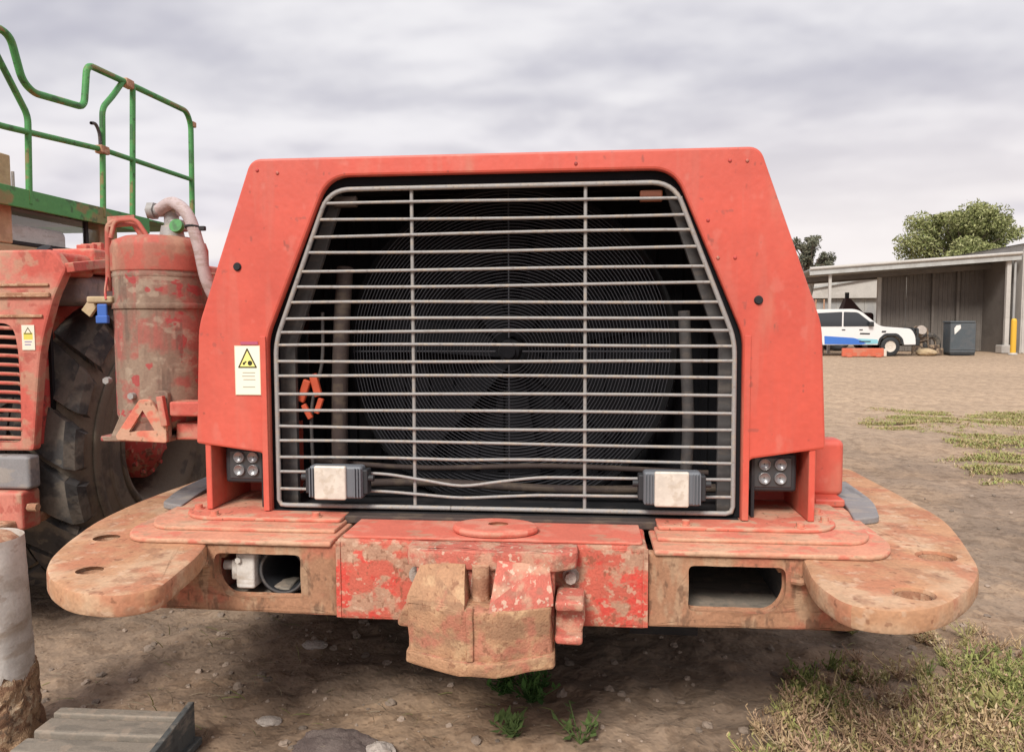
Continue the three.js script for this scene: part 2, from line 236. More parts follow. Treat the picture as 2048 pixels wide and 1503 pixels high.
// ---------- ground ----------
const rise = z => { const t = Math.max(0, Math.min(26, -z - 7)); return .0105 * t; };
function relief(x, z) {
  const d = Math.hypot(x - .35, z - 3), near = ss(26, 5, d);
  let h = (fbm((x * .94 + z * .34) * .35, (z * .94 - x * .34) * 1.9, 315, 4) - .5) * .13 * ss(1.4, 3.2, x) * ss(30, 12, d);
  h += (fbm(x * .5 + 9, z * .5 + 4, 301, 3) - .5) * .10 * ss(60, 4, d);
  h += (fbm(x * 2.6, z * 2.6, 302, 4) - .5) * .055 * near;
  h += Math.pow(fbm(x * 9, z * 9, 303, 3), 2) * .045 * near;
  return h - .02;
}
const groundY = (x, z) => rise(z) + relief(x, z);
{
  const line = (a, b, st, lo, hi) => { const r = []; for (let t = a; t <= b + 1e-6; t += st) r.push(t); let s = st, t = b; while (t < hi) { s *= 1.13; t += s; r.push(t); } s = st; t = a; while (t > lo) { s *= 1.13; t -= s; r.unshift(t); } return r; };
  const xs = line(-2.6, 3.2, .026, -420, 420), zs = line(-2.2, .9, .022, -420, 60), nx = xs.length, nz = zs.length;
  const pos = new Float32Array(nx * nz * 3), uv = new Float32Array(nx * nz * 2), col = new Float32Array(nx * nz * 3), idx = [];
  for (let j = 0; j < nz; j++) for (let i = 0; i < nx; i++) {
    const x = xs[i], z = zs[j], o = j * nx + i; pos.set([x, groundY(x, z), z], o * 3); uv.set([x / 1.7, z / 1.7], o * 2);
    // pale trafficked dust out in the yard, greyer churned soil where the machines stand, damp brown patches
    const e = fbm(x * .3, z * .3, 311, 4) - .5, yard = ss(-5.5, -12.0, z + e * 7 + Math.max(0, 2 - x) * .5), rut = fbm((x * .94 + z * .34) * .35, (z * .94 - x * .34) * 1.9, 315, 4), red = ss(.5, .68, fbm(x * .7 + 4, z * 1.1, 312, 4)), damp = ss(.52, .66, fbm(x * .9, z * .9 + 8, 313, 4));
    let c = [.262, .187, .130];
    const b = [.305, .205, .130]; const t = [.385, .275, .183], k = [.125, .088, .062];
    for (let q = 0; q < 3; q++) { c[q] = mix(c[q], b[q], red * .8); c[q] = mix(c[q], k[q], damp * .38 * (1 - yard)); c[q] *= mix(1, .62 + .75 * rut, ss(.6, 2.2, x) * (1 - .6 * yard)); c[q] = mix(c[q], t[q] * (.86 + .3 * fbm(x * .25, z * .8, 314, 4)), yard); }
    col.set(c.map(q => q / .5), o * 3);
  }
  for (let j = 0; j < nz - 1; j++) for (let i = 0; i < nx - 1; i++) { const a = j * nx + i; idx.push(a, a + nx, a + 1, a + 1, a + nx, a + nx + 1); }
  const g = new THREE.BufferGeometry(); g.setAttribute('position', new THREE.BufferAttribute(pos, 3)); g.setAttribute('uv', new THREE.BufferAttribute(uv, 2)); g.setAttribute('color', new THREE.BufferAttribute(col, 3)); g.setIndex(idx); g.computeVertexNormals();
  const m = coat([.5, .5, .5], [[[.36, .34, .32], 22, 26, 321, 5, .5, .66, .8, -.25], [[.62, .61, .59], 26, 30, 322, 5, .56, .72, .65, .2], [[.30, .28, .26], 70, 74, 323, 3, .68, .78, .7, -.3]], { size: 1, r: .98, bump: .009, grain: .32, blotch: .55, rough: .5 });
  m.vertexColors = true;
  const o = new THREE.Mesh(g, m); o.name = 'ground'; o.receiveShadow = true; o.castShadow = true; o.userData = { kind: 'structure', label: 'churned brown earth yard', category: 'ground' }; scene.add(o);
}

// ---------- the large red loader seen from behind ----------
const L = thing('wheel_loader', 'large red wheel loader seen from behind with a wide wire grille and dusty counterweight', 'loader');

// counterweight: two wings, beam sections, stepped bases
const wingOut = { '1': [[1.13, .24], [1.085, .56, .1], [1.13, .76, .12], [1.27, .80, .14], [1.42, .725, .14], [1.58, .55, .16], [1.69, .37, .2], [1.80, 0, .25], [1.88, -.33, .3], [1.875, -.8, .3], [1.86, -1.55, .15], [1.05, -1.55], [1.05, .24]],
  '-1': [[-1.11, .24], [-1.045, .46, .1], [-1.0, .80, .08], [-1.10, .875, .1], [-1.27, .85, .12], [-1.45, .71, .14], [-1.56, .55, .14], [-1.64, .36, .2], [-1.745, 0, .25], [-1.775, -.4, .3], [-1.74, -.87, .3], [-1.70, -1.55, .15], [-1.05, -1.55], [-1.05, .24]] };
for (const s of [-1, 1]) {
  const mir = p => p.map(([x, z, r]) => [x * s, z, r]);
  const H1 = s > 0 ? [1.37, .625] : [-1.335, .645], H2 = s > 0 ? [1.61, .215] : [-1.53, .255];
  const W = part('counterweight_wing', cast(slab(wingOut[s], .735, .812, .014, [ring(...H1, .06, .056), ring(...H2, .066, .06)]), .0016, 5, .03, .72), M.wing, L);
  for (const [q, hr] of [[H1, .054], [H2, .058]]) part('hole_sleeve', lathe([[hr, .74], [hr, .798], [hr - .006, .798], [hr - .006, .74], [hr, .74]], 24).translate(q[0], 0, q[1]), M.rustPlate, W);
  part('wing_weld', cast(spline(mir([[1.08, .312], [1.13, .33], [1.22, .325], [1.34, .318]]).map(([x, z]) => V(x, .738, z)), .014, 24, 8), .006, 30, .02), M.beam, W);
  part('wing_rib', slab(mir([[1.12, .12], [1.24, .12], [1.30, .02], [1.32, -1.4], [1.12, -1.4]]), .56, .734, .01), M.beam, W);
  // beam section with a round-cornered slot
  const sh = poly([[.58, .545, .01], [.58, .818, .01], [1.14, .818, .02], [1.30, .735, .02], [1.46, .733, .01], [1.44, .62, .05], [1.32, .552, .05]]);
  sh.holes.push(hole([[.715, .598, .035], [.715, .787, .035], [1.075, .787, .045], [1.075, .66, .06], [1.02, .598, .06]]));
  const bg = cast(ext(sh, .245, .30, .010), .004, 10); if (s < 0) flipX(bg);
  const B = part('bumper_beam', bg, M.beam, L);
  const a0 = s > 0 ? .70 : -1.11, a1 = s > 0 ? 1.11 : -.70;
  part('slot_liner', [bx(a0, a1, .578, .806, -.52, -.50), bx(a0, a1, .794, .806, -.50, .244), bx(s * .705 - .006, s * .705 + .006, .592, .793, -.50, .244), bx(s * 1.09 - .006, s * 1.09 + .006, .592, .793, -.50, .244)], s < 0 ? M.oldRed : M.channel, B);
  part('slot_floor', bx(a0, a1, .578, .592, -.50, .244), M.trayTop, B, 'grey dirt lying on the slot floor');
  part('beam_end', slab(mir([[1.16, -.3], [1.16, .243], [1.43, .243], [1.30, -.3]]), .56, .733, .008), M.beam, B);
  // stepped plates under the hood leg
  part('step_plate', slab(mir([[.60, -.5], [.60, .315, .01], [1.40, .315, .09], [1.475, .18, .09], [1.49, -.5]]), .813, .834, .008), M.step, L);
  part('step_plate', slab(mir([[.62, -.45], [.62, .205, .01], [1.36, .205, .08], [1.43, .09, .08], [1.42, -.45]]), .834, .850, .006), M.step, L);
  part('base_plate', slab(mir([[.63, -.4], [.63, .105, .02], [1.24, .105, .06], [1.33, .02, .07], [1.345, -.4]]), .850, .866, .006), M.redBase, L);
  for (const [bxx, bz] of [[1.29, -.02], [1.30, -.16], [.74, .075], [1.17, .08]]) part('bolt', [cyl(.016, .016, .02, 6).translate(s * bxx, .875, bz), cyl(.022, .022, .004, 16).translate(s * bxx, .868, bz)], M.redBase, L);
  // curved rubber strip lying on the wing beside the hood
  const arc = mir([[1.45, -.17, .03], [1.515, -.5, .3], [1.55, -.95], [1.67, -.95], [1.65, -.5, .3], [1.57, -.22, .03]]);
  part('rubber_strip', slab(arc, .813, .842, .006), M.greyBand, L, 'dark grey curved rubber strip');
}
// pipe and grey coupling inside the slot next to the tank
{
  const P = part('exhaust_pipe', lathe([[.075, -.3], [.088, -.06], [.092, .06], [.098, .07], [.098, .085], [.090, .088], [.082, .07], [.078, -.2], [.07, -.3]], 28).rotateX(Math.PI / 2).translate(-.82, .693, .15), M.lampBlack, L);
  part('pipe_rim', new THREE.TorusGeometry(.087, .0055, 8, 32).translate(-.82, .693, .237), M.channel, P);
  part('pipe_dirt', cast(rb(-.885, -.80, .604, .622, .10, .22, .008), .008, 20, .03), M.trayTop, P);
  part('coupling', [rb(-1.0, -.925, .625, .765, .14, .26, .01), rb(-1.03, -.995, .65, .73, .16, .235, .008), cyl(.02, .02, .05, 12).rotateZ(Math.PI / 2).translate(-1.045, .70, .2), cyl(.012, .012, .014, 6).rotateX(Math.PI / 2).translate(-.985, .74, .265)], M.white, P);
}
// middle beam section and its top deck
{
  const B = part('centre_beam', cast(rb(-.578, .578, .542, .845, .06, .318, .014), .004, 10), M.centre, L);
  part('deck_plate', slab([[-.56, .05], [-.56, .30, .02], [.56, .30, .02], [.56, .05]], .846, .856, .003), M.deck, B);
  for (const a of [-.578, .546]) part('joint_strip', rb(a + (a > 0 ? .014 : 0), a + (a > 0 ? .032 : .018), .55, .84, .319, .324, .002), M.centre, B);
  part('tow_pin_cap', slab([...ring(.01, .20, .165, .105, 28)], .857, .885, .012, [ring(.02, .19, .052, .04, 16)]), M.deck, L);
  part('tow_pin', cyl(.047, .047, .02, 20).translate(.02, .862, .19), M.rustPlate, L);
}
// tow hitch casting
{
  const H = part('tow_hitch', cast([slab([[-.29, .31], [-.29, .40, .015], [-.22, .44, .015], [.25, .44, .015], [.325, .40, .015], [.325, .31]], .782, .85, .008), slab([[-.25, .31], [-.25, .42, .01], [.245, .42, .01], [.245, .31]], .52, .79, .008)], .005, 10, .04), M.hitchRed, L);
  part('lower_jaw', cast([slab([[-.262, .31], [-.266, .50, .012], [-.07, .575, .02], [.05, .575, .02], [.238, .50, .012], [.235, .31]], .505, .685, .008), slab([[-.262, .33], [-.275, .505, .015], [-.08, .592, .02], [.06, .592, .02], [.25, .505, .015], [.24, .33]], .464, .515, .010)], .0075, 11, .03), M.hitchTan, H);
  part('jaw_ridge', [cast(rb(-.045, -.022, .515, .70, .562, .585, .004), .004, 20, .03)], M.hitchTan, H);
  part('jaw_cheek', cast(new ConvexGeometry([[-.225, .815, .42], [-.07, .815, .43], [-.270, .684, .498], [-.055, .680, .576], [-.268, .705, .49], [-.055, .70, .568], [-.25, .68, .40], [-.055, .68, .40], [-.07, .815, .40], [-.225, .815, .40]].map(a => V(...a))), .005, 11, .04), M.hitchTan, H);
  part('jaw_cheek', cast(new ConvexGeometry([[.225, .825, .42], [.045, .825, .435], [.242, .684, .498], [.03, .680, .578], [.242, .71, .49], [.035, .71, .568], [.235, .68, .40], [.03, .68, .40], [.04, .825, .40], [.225, .825, .40]].map(a => V(...a))), .005, 11, .04), M.hitchRed, H);
  part('jaw_pin', cyl(.03, .03, .14, 18).translate(-.012, .735, .455), M.rustPlate, H);
  part('side_lug', cast([ext(poly([[.25, .545, .01], [.25, .70, .02], [.345, .69, .02], [.355, .62, .02], [.34, .56, .03]]), .32, .44, .01), rb(.25, .35, .665, .70, .34, .50, .012), rb(.25, .345, .545, .575, .34, .49, .012)], .005, 12, .03), M.hitchRed, H);
  part('side_lug', [ext(poly([[-.255, .57, .01], [-.255, .66, .02], [-.30, .64, .02], [-.318, .575, .02]]), .34, .45, .01)], M.hitchTan, H);
  for (const [x, y] of [[.30, .775], [-.268, .765]]) part('bolt', [cyl(.021, .021, .035, 8).rotateX(Math.PI / 2).translate(x, y - .04, .345), cyl(.03, .03, .010, 18).rotateX(Math.PI / 2).translate(x, y - .04, .325)], M.rockPale, H);
}
// hood: rear panel, shell behind it
{
  const rear = poly([[-1.282, 1.15, .012], [-1.258, 1.643, .05], [-1.013, 2.322, .045], [1.013, 2.322, .045], [1.258, 1.64, .05], [1.282, 1.158, .012], [.992, 1.113, .02], [.992, .868], [.964, .868], [.963, 1.595, .05], [.69, 2.245, .09], [-.69, 2.245, .09], [-.963, 1.595, .05], [-.964, .868], [-.992, .868], [-.992, 1.113, .02]]);
  const Hd = part('hood', ext(rear, -.045, 0, .010, 10), M.hood, L);
  // shell: profile swept towards the front, bulging slightly wider
  const prof = [[-1.27, 1.15], [-1.247, 1.64], [-1.003, 2.312], [1.003, 2.312], [1.247, 1.64], [1.27, 1.15]];
  const mid = [[-1.50, 1.12], [-1.47, 1.82], [-1.12, 2.318], [1.12, 2.318], [1.47, 1.82], [1.50, 1.12]], zz = [-.046, -.5, -1.1, -2.7], wd = [0, .55, 1, 1], pos = [];
  for (let j = 0; j < 3; j++) for (let i = 0; i < 5; i++) {
    const P = (a, b) => [mix(prof[a][0], mid[a][0], wd[b]), mix(prof[a][1], mid[a][1], wd[b]), zz[b]];
    const a = P(i, j), b = P(i + 1, j), c = P(i, j + 1), d = P(i + 1, j + 1); pos.push(...a, ...b, ...c, ...b, ...d, ...c);
  }
  const g = new THREE.BufferGeometry(); g.setAttribute('position', new THREE.BufferAttribute(new Float32Array(pos), 3)); g.computeVertexNormals();
  const sm2 = M.oldRed.clone(); sm2.side = THREE.DoubleSide;
  part('hood_shell', g, sm2, Hd, 'dusty sloping side and top sheets of the hood');
  for (const s of [-1, 1]) {
    part('trim_strip', rb(s > 0 ? .966 : -.991, s > 0 ? .991 : -.966, .87, 1.60, .001, .007, .003), M.hood, Hd);
    part('hood_leg', rb(s > 0 ? 1.222 : -1.248, s > 0 ? 1.248 : -1.222, .867, 1.19, -.385, -.008, .006), M.hood, Hd);
    part('lamp_recess', [bx(s > 0 ? .968 : -1.25, s > 0 ? 1.25 : -.968, .867, 1.20, -.40, -.385), bx(s * .98 - .012, s * .98 + .012, .867, 1.16, -.385, -.047), bx(s > 0 ? .968 : -1.25, s > 0 ? 1.25 : -.968, 1.165, 1.175, -.385, -.047)], M.hood, Hd);
    part('plug', [cyl(.014, .014, .012, 18).rotateX(Math.PI / 2).translate(s > 0 ? 1.016 : -1.08, s > 0 ? 1.736 : 1.886, .004), new THREE.TorusGeometry(.0145, .003, 6, 20).translate(s > 0 ? 1.016 : -1.08, s > 0 ? 1.736 : 1.886, .002)], M.black, Hd);
  }
  for (const [x, y] of [[-.985, 2.275], [-.90, 2.262], [.31, 2.272], [.90, 2.27], [.965, 2.268], [.82, 2.045], [.86, 1.90], [.925, 1.90]]) part('rivet', new THREE.SphereGeometry(.0075, 10, 6).scale(1, 1, .6).translate(x, y, .001), M.rim, Hd);
  // fender piece behind the hood on the far side of the lamp
  part('rear_fender', [rb(1.36, 1.515, .86, 1.12, -.62, -.50, .03), rb(1.36, 1.49, .835, .87, -.7, -.40, .01)], M.hood, L);
  part('rear_fender', [rb(-1.52, -1.30, .83, 1.02, -.92, -.84, .04)], M.hood, L);
}
// warning label
{
  const tex = canvasTex(220, 400, (c, w, h) => {
    c.fillStyle = '#f0ead6'; c.fillRect(0, 0, w, h);
    c.fillStyle = '#f3e98a'; c.strokeStyle = '#3a3718'; c.lineWidth = 12; c.lineJoin = 'round';
    c.beginPath(); c.moveTo(w * .5, h * .07); c.lineTo(w * .84, h * .44); c.lineTo(w * .16, h * .44); c.closePath(); c.fill(); c.stroke();
    c.fillStyle = '#2e2b14'; c.beginPath(); c.arc(w * .60, h * .355, 20, 0, 7); c.fill(); c.lineWidth = 13; c.strokeStyle = '#3f3b1c';
    c.beginPath(); c.moveTo(w * .34, h * .365); c.lineTo(w * .46, h * .32); c.stroke(); c.beginPath(); c.arc(w * .36, h * .365, 11, 0, 7); c.fill();
    c.strokeStyle = '#a8a08c'; c.lineWidth = 8; for (const [y, a, b] of [[.55, .3, .8], [.62, .28, .78], [.69, .32, .8], [.84, .3, .78]]) { c.beginPath(); c.moveTo(w * a, h * y); c.lineTo(w * b, h * y); c.stroke(); }
    c.strokeStyle = '#d8c9a8'; c.lineWidth = 5; c.strokeRect(3, 3, w - 6, h - 6);
  });
  const [g, m] = plate(.110, .205, .003, tex); g.translate(-1.046, 1.459, .0035);
  part('warning_label', g, m, L, 'cream warning label with a yellow triangle');
  part('label_strip', bx(-1.075, -1.0, 1.566, 1.578, .001, .0035), M.purple, L);
}
// grille
const half = y => y > 1.575 ? mix(.936, .707, (y - 1.575) / (2.196 - 1.575)) : .936;
{
  const G = sub('grille', L), r = rng(77);
  const seal = poly([[-.972, .87], [-.971, 1.60, .05], [-.70, 2.254, .09], [.70, 2.254, .09], [.971, 1.60, .05], [.972, .87]]); seal.holes.push(hole([[-.946, .872], [-.945, 1.585, .05], [-.69, 2.215, .08], [.69, 2.215, .08], [.945, 1.585, .05], [.946, .872]]));
  part('rubber_seal', ext(seal, -.09, -.047, .002), M.core, G);
  const P = (x, y) => V(x, y, -.03);
  const fr = [P(-.2, .888), P(-.938, .888), P(-.936, 1.575), P(-.697, 2.196), P(.692, 2.198), P(.934, 1.58), P(.937, .888), P(-.205, .888)];
  part('grille_frame', pathTube(fr, .0098, [0, .022, .06, .09, .09, .06, .028, 0], 10, 260), M.steel, G);
  const ys = [2.139, 2.073, 2.010, 1.944, 1.868, 1.804, 1.735, 1.670, 1.618, 1.561, 1.496, 1.435, 1.361, 1.291, 1.221, 1.159, 1.093, 1.027, .954];
  ys.forEach((y, i) => {
    const w = half(y) - .004, pts = [], n = 12, ph = r() * 6, am = .0026 + r() * .0034, dent = i === 17 ? .042 : i === 18 ? .016 : i === 16 ? .006 : 0;
    for (let k = 0; k <= n; k++) { const x = mix(-w, w, k / n); pts.push(V(x, y + Math.sin(x * 2.4 + ph) * am - dent * Math.exp(-Math.pow((x + .16) / .2, 2)), -.03 - (i % 2 ? .001 : 0) + (i > 16 ? .012 * Math.exp(-Math.pow((x + .16) / .25, 2)) : 0))); }
    part('grille_bar', spline(pts, .0064, 48, 8), M.steel, G);
  });
  for (const x of [-.356, .348]) part('upright_bar', rod(V(x, .884, -.044), V(x, 2.198, -.044), .0075, 10), M.steel, G);
}
// what stands behind the grille
{
  const C = sub('cooling_unit', L);
  part('radiator_core', [bx(-1.0, 1.0, .87, 2.26, -.62, -.60)], M.core, C);
  for (let i = 0; i < 16; i++) { /* core tubes */ const x = -.90 + i * .12; part('core_tube', rb(x - .018, x + .018, .95, 2.18, -.6, -.575, .006, 1), M.core, C); }
  const rings = []; for (let i = 0; i < 44; i++) rings.push(new THREE.TorusGeometry(.09 + i * .0143, i > 20 ? .0021 : .0014, 4, 72).translate(.01, 1.525, -.33));
  part('fan_guard', rings, M.guard, C);
  const spk = []; for (let i = 0; i < 4; i++) { const a = i / 4 * Math.PI * 2 + Math.PI / 2; spk.push(rod(V(.01 + .06 * Math.cos(a), 1.525 + .06 * Math.sin(a), -.335), V(.01 + .71 * Math.cos(a), 1.525 + .71 * Math.sin(a), -.335), .004, 6)); }
  part('guard_spoke', spk, M.guard, C);
  part('fan_hub', [cyl(.045, .055, .05, 24).rotateX(Math.PI / 2).translate(.01, 1.525, -.36), cyl(.03, .03, .02, 18).rotateX(Math.PI / 2).translate(.01, 1.525, -.32)], M.core, C);
  for (let i = 0; i < 7; i++) { const g = new THREE.BoxGeometry(.56, .16, .008, 6, 1, 1); const p = g.attributes.position; for (let k = 0; k < p.count; k++) { const x = p.getX(k) + .34, t = .7 - x * .5, y = p.getY(k) * (.6 + x); p.setXYZ(k, x, y * Math.cos(t), p.getZ(k) + y * Math.sin(t)); } g.computeVertexNormals(); part('fan_blade', g.rotateZ(i / 7 * Math.PI * 2 + .3).translate(.01, 1.525, -.53), M.core, C); }
  part('fan_shroud', lathe([[.73, -.08], [.745, -.08], [.745, .06], [.73, .06], [.73, -.08]], 56).rotateX(Math.PI / 2).translate(.01, 1.525, -.44), M.core, C);
  for (const s of [-1, 1]) {
    part('side_channel', [bar(V(s * .925, .87, -.13), V(s * .925, 1.55, -.13), .075, .03), bar(V(s * .925, 1.55, -.13), V(s * .70, 2.2, -.13), .075, .03)], M.channel, C);
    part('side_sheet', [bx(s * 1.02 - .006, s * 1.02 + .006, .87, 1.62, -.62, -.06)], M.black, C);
    part('reflector', rb(s > 0 ? .565 : -.70, s > 0 ? .655 : -.60, 2.135, 2.18, -.12, -.09, .006), s > 0 ? M.amber : M.brownPipe, C);
  }
  part('coolant_pipe', spline([V(-.745, .88, -.26), V(-.742, 1.2, -.25), V(-.73, 1.6, -.26), V(-.72, 1.9, -.3)], .036, 40, 14), M.brownPipe, C);
  part('coolant_pipe', spline([V(.78, .9, -.3), V(.79, 1.2, -.28), V(.77, 1.7, -.3)], .026, 30, 12), M.channel, C);
  part('cable', spline([V(-.85, 1.0, -.2), V(-.84, 1.3, -.18), V(-.80, 1.48, -.2), V(-.80, 1.7, -.22)], .008, 30, 6), M.channel, C);
  for (const [x, y, t] of [[-.815, 1.385, .25], [-.868, 1.36, -.35]]) part('cable_strap', [rb(-.017, .017, -.05, .05, -.012, .012, .006).rotateZ(t).translate(x, y, -.16), rb(-.012, .012, -.035, .035, -.01, .01, .005).rotateZ(-t * 1.4).translate(x + .012, y - .09, -.16)], M.orange, C);
  part('sill_pipe', [spline([V(-.9, .93, -.22), V(-.4, .95, -.24), V(.3, .93, -.24), V(.9, .95, -.22)], .018, 40, 10), spline([V(-.9, 1.03, -.3), V(-.4, 1.0, -.32), V(.2, 1.02, -.3), V(.88, 1.0, -.3)], .012, 40, 8)], M.brownPipe, C);
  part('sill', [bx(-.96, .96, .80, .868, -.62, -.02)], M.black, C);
  part('tray_lip', [rb(-.63, .63, .835, .868, -.015, .05, .006)], M.brownPipe, C);
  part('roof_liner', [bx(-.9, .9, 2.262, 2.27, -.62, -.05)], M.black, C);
}
// flood lamps on the grille and square lamps in the legs
for (const s of [-1, 1]) {
  const cx = s < 0 ? -.665 : .69, cy = s < 0 ? 1.004 : 1.001, F = sub('flood_lamp', L);
  part('lamp_body', [rb(cx - .112, cx + .112, cy - .068, cy + .068, -.012, .052, .014)], M.lampGrey, F);
  part('lens', rb(cx - .078 + .008 * s, cx + .055 + .008 * s, cy - .07, cy + .07, .045, .066, .008), M.lens, F);
  for (let i = 0; i < 3; i++) for (const q of [-1, 1]) part('cooling_fin', rb(cx + q * (.082 + i * .012) - .003, cx + q * (.082 + i * .012) + .003, cy - .06, cy + .06, .05, .062, .002, 1), M.lampGrey, F);
  for (const q of [-1, 1]) part('lamp_bracket', [rb(cx + q * .119 - .012, cx + q * .119 + .012, cy - .05, cy + .052, -.02, .04, .006), cyl(.014, .014, .03, 12).rotateZ(Math.PI / 2).translate(cx + q * .137, cy + .015, .02)], M.lampBlack, F);
  const lx = s * 1.098, ly = 1.048, Q = sub('work_lamp', L); Q.position.z = -.045;
  part('housing', rb(lx - .098, lx + .098, ly - .08, ly + .078, -.105, -.035, .014), M.lampBlack, Q);
  part('face_plate', rb(lx - .076, lx + .076, ly - .06, ly + .06, -.037, -.030, .004), M.ledFace, Q);
  for (const [i, j] of [[-1, -1], [1, -1], [-1, 1], [1, 1]]) part('led_reflector', lathe([[0, 0], [.013, .002], [.021, .010], [.023, .012], [.0235, .008], [.0235, 0]], 20).rotateX(Math.PI / 2).translate(lx + i * .031, ly + .006 + j * .028, -.0305), M.led, Q);
  part('lamp_mount', [rb(lx - .06, lx + .06, ly - .01, ly + .05, -.342, -.10, .005)], M.rim, Q);
}
// fire suppression cylinder on its bracket
{
  const T = sub('pressure_cylinder', L), cx = -1.585, cz = -.30;
  const at = g => g.translate(cx, 0, cz);
  part('cylinder_shell', at(latheM([[.001, 1.16], [.12, 1.17], [.185, 1.20], [.2, 1.25], [.2, 1.86], [.203, 1.862], [.203, 1.875], [.2, 1.877], [.2, 1.885]], 40, .2)), M.tank, T);
  part('cylinder_dome', at(latheM([[.2, 1.885], [.206, 1.89], [.206, 1.99], [.196, 2.022], [.15, 2.042], [.07, 2.05], [.001, 2.052]], 40, .2)), M.tankTop, T);
  part('clamp_band', at(latheM([[.2, 1.72], [.207, 1.72], [.207, 1.745], [.2, 1.745]], 40, .2)), M.tank, T);
  part('carry_handle', [pathTube([V(cx - .19, 1.80, cz + .10), V(cx - .19, 2.10, cz + .09), V(cx - .10, 2.125, cz + .06), V(cx - .045, 2.04, cz + .06)], .013, .03, 8), bar(V(cx - .19, 2.105, cz + .09), V(cx - .08, 2.115, cz + .06), .05, .014), pathTube([V(cx - .16, 2.03, cz + .12), V(cx - .15, 2.11, cz + .10), V(cx - .05, 2.115, cz + .10), V(cx, 2.04, cz + .1)], .010, .03, 8)], M.tankTop, T);
  part('valve', [cyl(.045, .055, .05, 16).translate(cx + .06, 2.07, cz), cyl(.032, .032, .09, 12).translate(cx + .06, 2.13, cz), cyl(.028, .028, .13, 12).rotateZ(Math.PI / 2).translate(cx + .03, 2.165, cz), cyl(.04, .04, .03, 6).rotateZ(Math.PI / 2).translate(cx - .03, 2.165, cz), rb(cx + .07, cx + .13, 2.07, 2.12, cz - .03, cz + .05, .01)], M.steel, T);
  part('gauge', cyl(.030, .030, .022, 18).rotateX(1.3).translate(cx + .125, 2.085, cz + .075), M.green, T);
  part('discharge_hose', spline([V(cx + .02, 2.165, cz + .03), V(cx + .10, 2.19, cz + .06), V(cx + .19, 2.13, cz + .1), V(cx + .235, 2.00, cz + .1), V(cx + .26, 1.84, cz + .08), V(cx + .30, 1.70, cz + .02)], .027, 48, 12), M.hose, T);
  part('hose_clamp', [new THREE.TorusGeometry(.029, .006, 6, 18).rotateX(1.4).translate(cx + .212, 2.075, cz + .1), rb(cx + .24, cx + .27, 2.06, 2.08, cz + .09, cz + .11, .004)], M.black, T);
  part('release_cable', spline([V(cx - .19, 1.86, cz + .11), V(cx - .175, 1.79, cz + .15), V(cx - .165, 1.76, cz + .16)], .006, 16, 6), M.rim, T);
  part('seal_tag', [rb(cx - .20, cx - .155, 1.655, 1.74, cz + .165, cz + .178, .006), rb(cx - .205, cx - .15, 1.655, 1.69, cz + .16, cz + .183, .006)], M.blueTag, T);
  part('hose_bracket', [rb(cx - .26, cx - .14, 1.745, 1.775, cz + .06, cz + .16, .008), bar(V(cx - .26, 1.75, cz + .1), V(cx - .30, 1.70, cz + .1), .05, .02)], M.tanPaint, T);
  // triangular cradle
  const tri = poly([[cx - .115, 1.165, .012], [cx + .0, 1.325, .015], [cx + .05, 1.325, .015], [cx + .12, 1.22, .012], [cx + .12, 1.135, .012], [cx - .11, 1.145, .012]]);
  tri.holes.push(hole([[cx - .06, 1.178, .006], [cx + .015, 1.285, .008], [cx + .075, 1.185, .008]]));
  part('cradle_plate', ext(tri, cz + .192, cz + .210, .004), M.redBase, T);
  part('cradle_shelf', [rb(cx - .20, cx + .12, 1.135, 1.16, cz - .2, cz + .19, .008), ext(poly([[cx - .155, 1.15, .01], [cx - .09, 1.28, .02], [cx + .0, 1.36, .02], [cx + .12, 1.36, .02], [cx + .12, 1.15, .01]]), cz + .16, cz + .190, .006)], M.tank, T);
  part('cradle_arm', [rb(cx + .13, cx + .36, 1.25, 1.315, cz + .10, cz + .20, .01), rb(cx + .13, cx + .34, 1.14, 1.215, cz + .03, cz + .15, .01), bar(V(cx + .10, 1.34, cz + .212), V(cx + .12, 1.21, cz + .212), .03, .028)], M.oldRed, T);
  part('cradle_bolt', [cyl(.015, .015, .03, 6).rotateX(Math.PI / 2).translate(cx - .03, 1.34, cz + .21), cyl(.016, .016, .03, 6).rotateX(Math.PI / 2).translate(cx - .20, 1.40, cz + .12)], M.steel, T);
}
